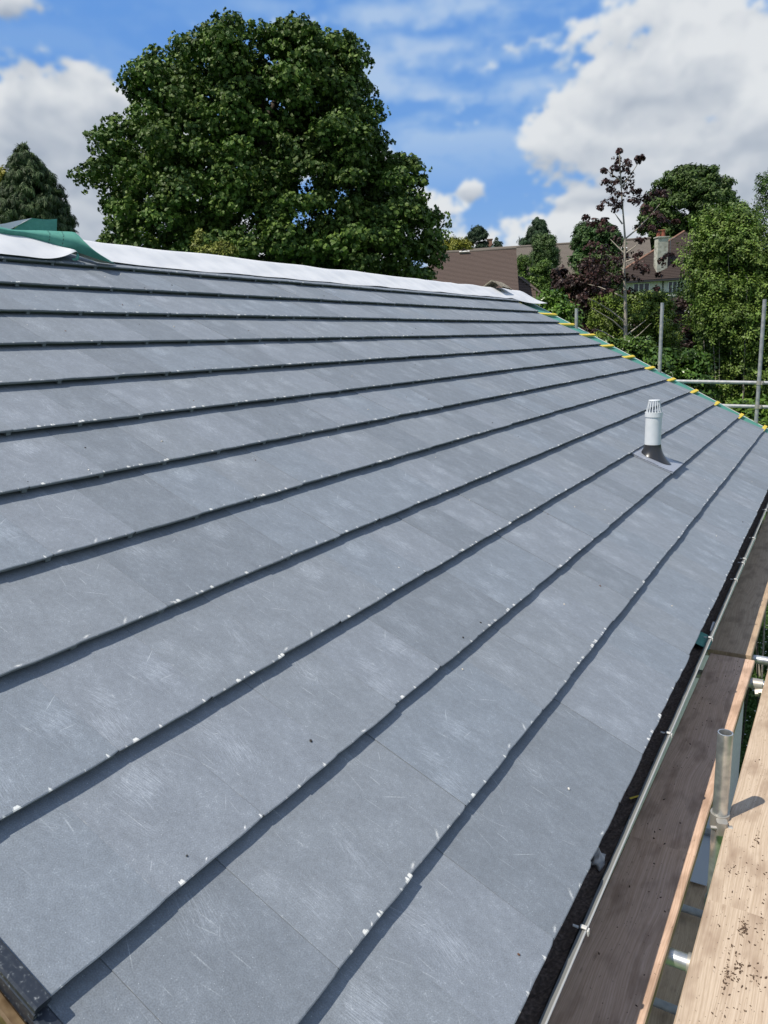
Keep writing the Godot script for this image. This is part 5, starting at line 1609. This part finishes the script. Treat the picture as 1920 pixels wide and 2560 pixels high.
func make_white_house() -> void:
	var at := Vector3(55.0, 0, -11.0)
	at.y = footing(at.x, at.z)
	var h := thing("white_house", "white rendered house with red brown roof and tall pale chimney", "house", at)
	h.look_at_from_position(at, at + Vector3(-0.981, 0, 0.195), Vector3.UP)
	var ey := 4.82
	# local: -z faces us, +x is to our left
	var wl := begin()
	add_box(wl, Transform3D(Basis(), Vector3(-1.0, ey / 2 - 1.0, 3.5)), Vector3(8.6, ey + 2.0, 7.0))
	part("wall", done(wl), M.render_white, h)
	var st := begin()
	var ap := Vector3(-1.68, 8.2, 3.0)
	var corners := [Vector3(3.6, ey - 0.02, -0.38), Vector3(-7.0, ey - 0.02, -0.38), Vector3(-7.0, ey - 0.02, 6.4), Vector3(3.6, ey - 0.02, 6.4)]
	for k in 4:
		var p0: Vector3 = corners[k]
		var p1: Vector3 = corners[(k + 1) % 4]
		var nn := (p1 - p0).cross(ap - p0).normalized() * 0.022
		for i in 30:
			var s0 := i / 30.0
			var s1 := (i + 1) / 30.0
			var a0 := p0.lerp(ap, s0) + nn
			var a1 := p1.lerp(ap, s0) + nn
			quad(st, a0, a1, p1.lerp(ap, s1) + nn * 0.2, p0.lerp(ap, s1) + nn * 0.2)
			quad(st, a0 - nn, a1 - nn, a1, a0)
	part("tile_courses", done(st), M.tiles_red_brown, h).set_meta("kind", "stuff")
	var hp := begin()
	add_tube(hp, [corners[0], ap], [0.09, 0.09], 8)
	part("hip", done(hp), M.brick_red, h)
	var gu := begin()
	add_box(gu, Transform3D(Basis(), Vector3(-1.0, ey - 0.10, -0.42)), Vector3(9.6, 0.12, 0.12), 0.02)
	add_box(gu, Transform3D(Basis(), Vector3(-1.0, ey - 0.06, -0.2)), Vector3(9.5, 0.05, 0.4))
	part("gutter", done(gu), M.dark_steel, h)
	var ch := Node3D.new()
	ch.name = "chimney"
	h.add_child(ch)
	var cs := begin()
	add_box(cs, Transform3D(Basis(Vector3.UP, 0.45), Vector3(-0.16, ey + 1.1, 0.45)), Vector3(0.74, 3.4, 0.56))
	part("stack", done(cs), M.chimney_render, ch)
	cs = begin()
	add_box(cs, Transform3D(Basis(Vector3.UP, 0.45), Vector3(-0.16, ey + 2.80, 0.45)), Vector3(0.86, 0.08, 0.68), 0.01)
	part("cap", done(cs), M.chimney_render, ch)
	for p in [[0.04, 0.42], [-0.26, 0.48]]:
		var pt := begin()
		lathe(pt, [[ey + 2.83, 0.15], [ey + 3.08, 0.125], [ey + 3.22, 0.12], [ey + 3.24, 0.145], [ey + 3.30, 0.14], [ey + 3.30, 0.10], [ey + 3.1, 0.09]], 16, Vector3(p[0], 0, p[1]))
		part("pot", done(pt), M.terracotta, ch)
	# windows
	for wdw in [[-0.73, 0.85], [1.56, 1.05]]:
		var w := Node3D.new()
		w.name = "window"
		h.add_child(w, true)
		var x: float = wdw[0] - wdw[1] / 2
		var y := ey - 0.66
		var gl := begin()
		add_box(gl, Transform3D(Basis(), Vector3(x, y, -0.01)), Vector3(wdw[1], 0.9, 0.03))
		part("pane", done(gl), M.glass_dark, w)
		for k in 4:
			var fb := begin()
			add_box(fb, Transform3D(Basis(), Vector3(x + (k / 3.0 - 0.5) * wdw[1], y, -0.045)), Vector3(0.065, 0.96, 0.06))
			part("frame", done(fb), M.white_trim, w)
		for k in 2:
			var fb := begin()
			add_box(fb, Transform3D(Basis(), Vector3(x, y + (k - 0.5) * 0.92, -0.04)), Vector3(wdw[1] + 0.1, 0.07, 0.055))
			part("frame", done(fb), M.white_trim, w)
	var ae := begin()
	add_tube(ae, [Vector3(-0.75, ey + 1.6, 0.6), Vector3(-0.75, ey + 2.75, 0.6)], [0.02, 0.02], 6)
	add_tube(ae, [Vector3(-1.05, ey + 2.7, 0.45), Vector3(-0.45, ey + 2.7, 0.75)], [0.014, 0.014], 6)
	for k in 5:
		var q := Vector3(-1.0 + k * 0.13, ey + 2.7, 0.475 + k * 0.065)
		add_tube(ae, [q + Vector3(0.06, 0, -0.16), q + Vector3(-0.06, 0, 0.16)], [0.010, 0.010], 5)
	part("aerial", done(ae), M.dull_steel, h)
	var dp := begin()
	add_tube(dp, [Vector3(-0.38, -1.5, -0.09), Vector3(-0.38, ey - 0.15, -0.09)], [0.04, 0.04], 8)
	part("downpipe", done(dp), M.dark_steel, h)

# ------------------------------------------------------------------ ground
func make_ground() -> void:
	var st := begin()
	st.set_smooth_group(0)
	var n := 60
	var at := func(i: int, j: int) -> Vector3:
		var x := pow(absf(i / 30.0 - 1.0), 2.2) * signf(i / 30.0 - 1.0) * 900.0
		var z := pow(absf(j / 30.0 - 1.0), 2.2) * signf(j / 30.0 - 1.0) * 900.0
		return Vector3(x, hill(x, z), z)
	for i in n:
		for j in n:
			quad(st, at.call(i, j + 1), at.call(i + 1, j + 1), at.call(i + 1, j), at.call(i, j))
	var g := part("ground", done(st), M.lawn, self)
	g.set_meta("kind", "structure")
	g.set_meta("label", "green lawn and gently rising ground around the house")
	# turf that shows in the slot between the boards
	var bst := begin()
	for k in 7:
		var a := k * 0.9
		var d := Vector3(cos(a), 0, sin(a))
		var s := Vector3(-d.z, 0, d.x) * 0.10
		var f := d * 0.16 * k / 3.0
		for v in [f - s, f + s, f + d * 0.35 + Vector3(0, 1.0 - 0.06 * k, 0), f + s, f - s, f + d * 0.35 + Vector3(0, 1.0 - 0.06 * k, 0)]:
			bst.set_color(Color.WHITE)
			bst.add_vertex(v)
	bst.generate_normals()
	var list := []
	rng.seed = 33
	for i in 22000:
		var p := Vector3(rng.randf_range(6.0, 19.0), -2.0, rng.randf_range(-1.6, 0.75))
		var k := rng.randf_range(0.6, 1.4)
		list.append([Transform3D(Basis(Vector3.UP, rng.randf() * TAU).scaled(Vector3.ONE * rng.randf_range(0.03, 0.06)), p), Color(0.06 * k, 0.125 * k, 0.018 * k)])
	foliage("grass", list, bst.commit(), M.grass_blade, self)
	var go := get_node("grass")
	tag(go, "sunlit mown grass seen through the slot between the boards", "grass")
	go.set_meta("kind", "stuff")
	var ds := begin()
	for k in 9:
		var a := TAU * k / 9.0
		var b := TAU * (k + 0.7) / 9.0
		for v in [Vector3(0, 0, 0), Vector3(cos(b), 0.15, sin(b)), Vector3(cos(a), 0.15, sin(a))]:
			ds.set_color(Color.WHITE)
			ds.add_vertex(v)
	ds.generate_normals()
	list = []
	for i in 260:
		list.append([Transform3D(Basis(Vector3.UP, rng.randf() * TAU).scaled(Vector3.ONE * rng.randf_range(0.012, 0.02)), Vector3(rng.randf_range(6.0, 16.0), -1.945, rng.randf_range(-1.3, 0.6))), Color.WHITE])
	foliage("daisies", list, ds.commit(), M.daisy, self)
	var dn := get_node("daisies")
	tag(dn, "white daisies dotted in the grass below the boards", "flowers")
	dn.set_meta("kind", "stuff")

# ------------------------------------------------------------------
func _ready() -> void:
	var cam := Camera3D.new()
	cam.name = "camera"
	cam.fov = 69.025
	cam.near = 0.05
	cam.far = 3000.0
	add_child(cam)
	cam.transform = Transform3D(Basis(Vector3(0.51468894, -0.03767858, 0.85654867), Vector3(0.20565312, 0.97529421, -0.08067223), Vector3(-0.83234734, 0.21767301, 0.50972186)).orthonormalized(), Vector3(-1.42175, 4.3545, 0.45789))
	var env := Environment.new()
	env.background_mode = Environment.BG_SKY
	env.tonemap_mode = Environment.TONE_MAPPER_LINEAR
	env.tonemap_exposure = 1.0
	env.sdfgi_enabled = true
	env.ssao_enabled = true
	env.ssil_enabled = true
	var sky := Sky.new()
	var sm := PanoramaSkyMaterial.new()
	sm.panorama = make_sky()
	sky.sky_material = sm
	env.sky = sky
	env.background_energy_multiplier = 0.9
	var we := WorldEnvironment.new()
	we.name = "world"
	we.environment = env
	add_child(we)
	var sun := DirectionalLight3D.new()
	sun.name = "sun"
	sun.light_energy = 1.6
	sun.light_color = Color(1.0, 0.965, 0.91)
	sun.light_angular_distance = 0.5
	sun.shadow_enabled = true
	add_child(sun)
	sun.basis = Basis.looking_at(Vector3(0.52, -1.0, 0.32).normalized(), Vector3.FORWARD)
	make_materials()
	make_ground()
	make_house()
	make_membrane()
	make_far_houses()
	make_scaffold()
	make_ridge_tile()
	make_vent()
	make_plants()
	make_roof_litter()
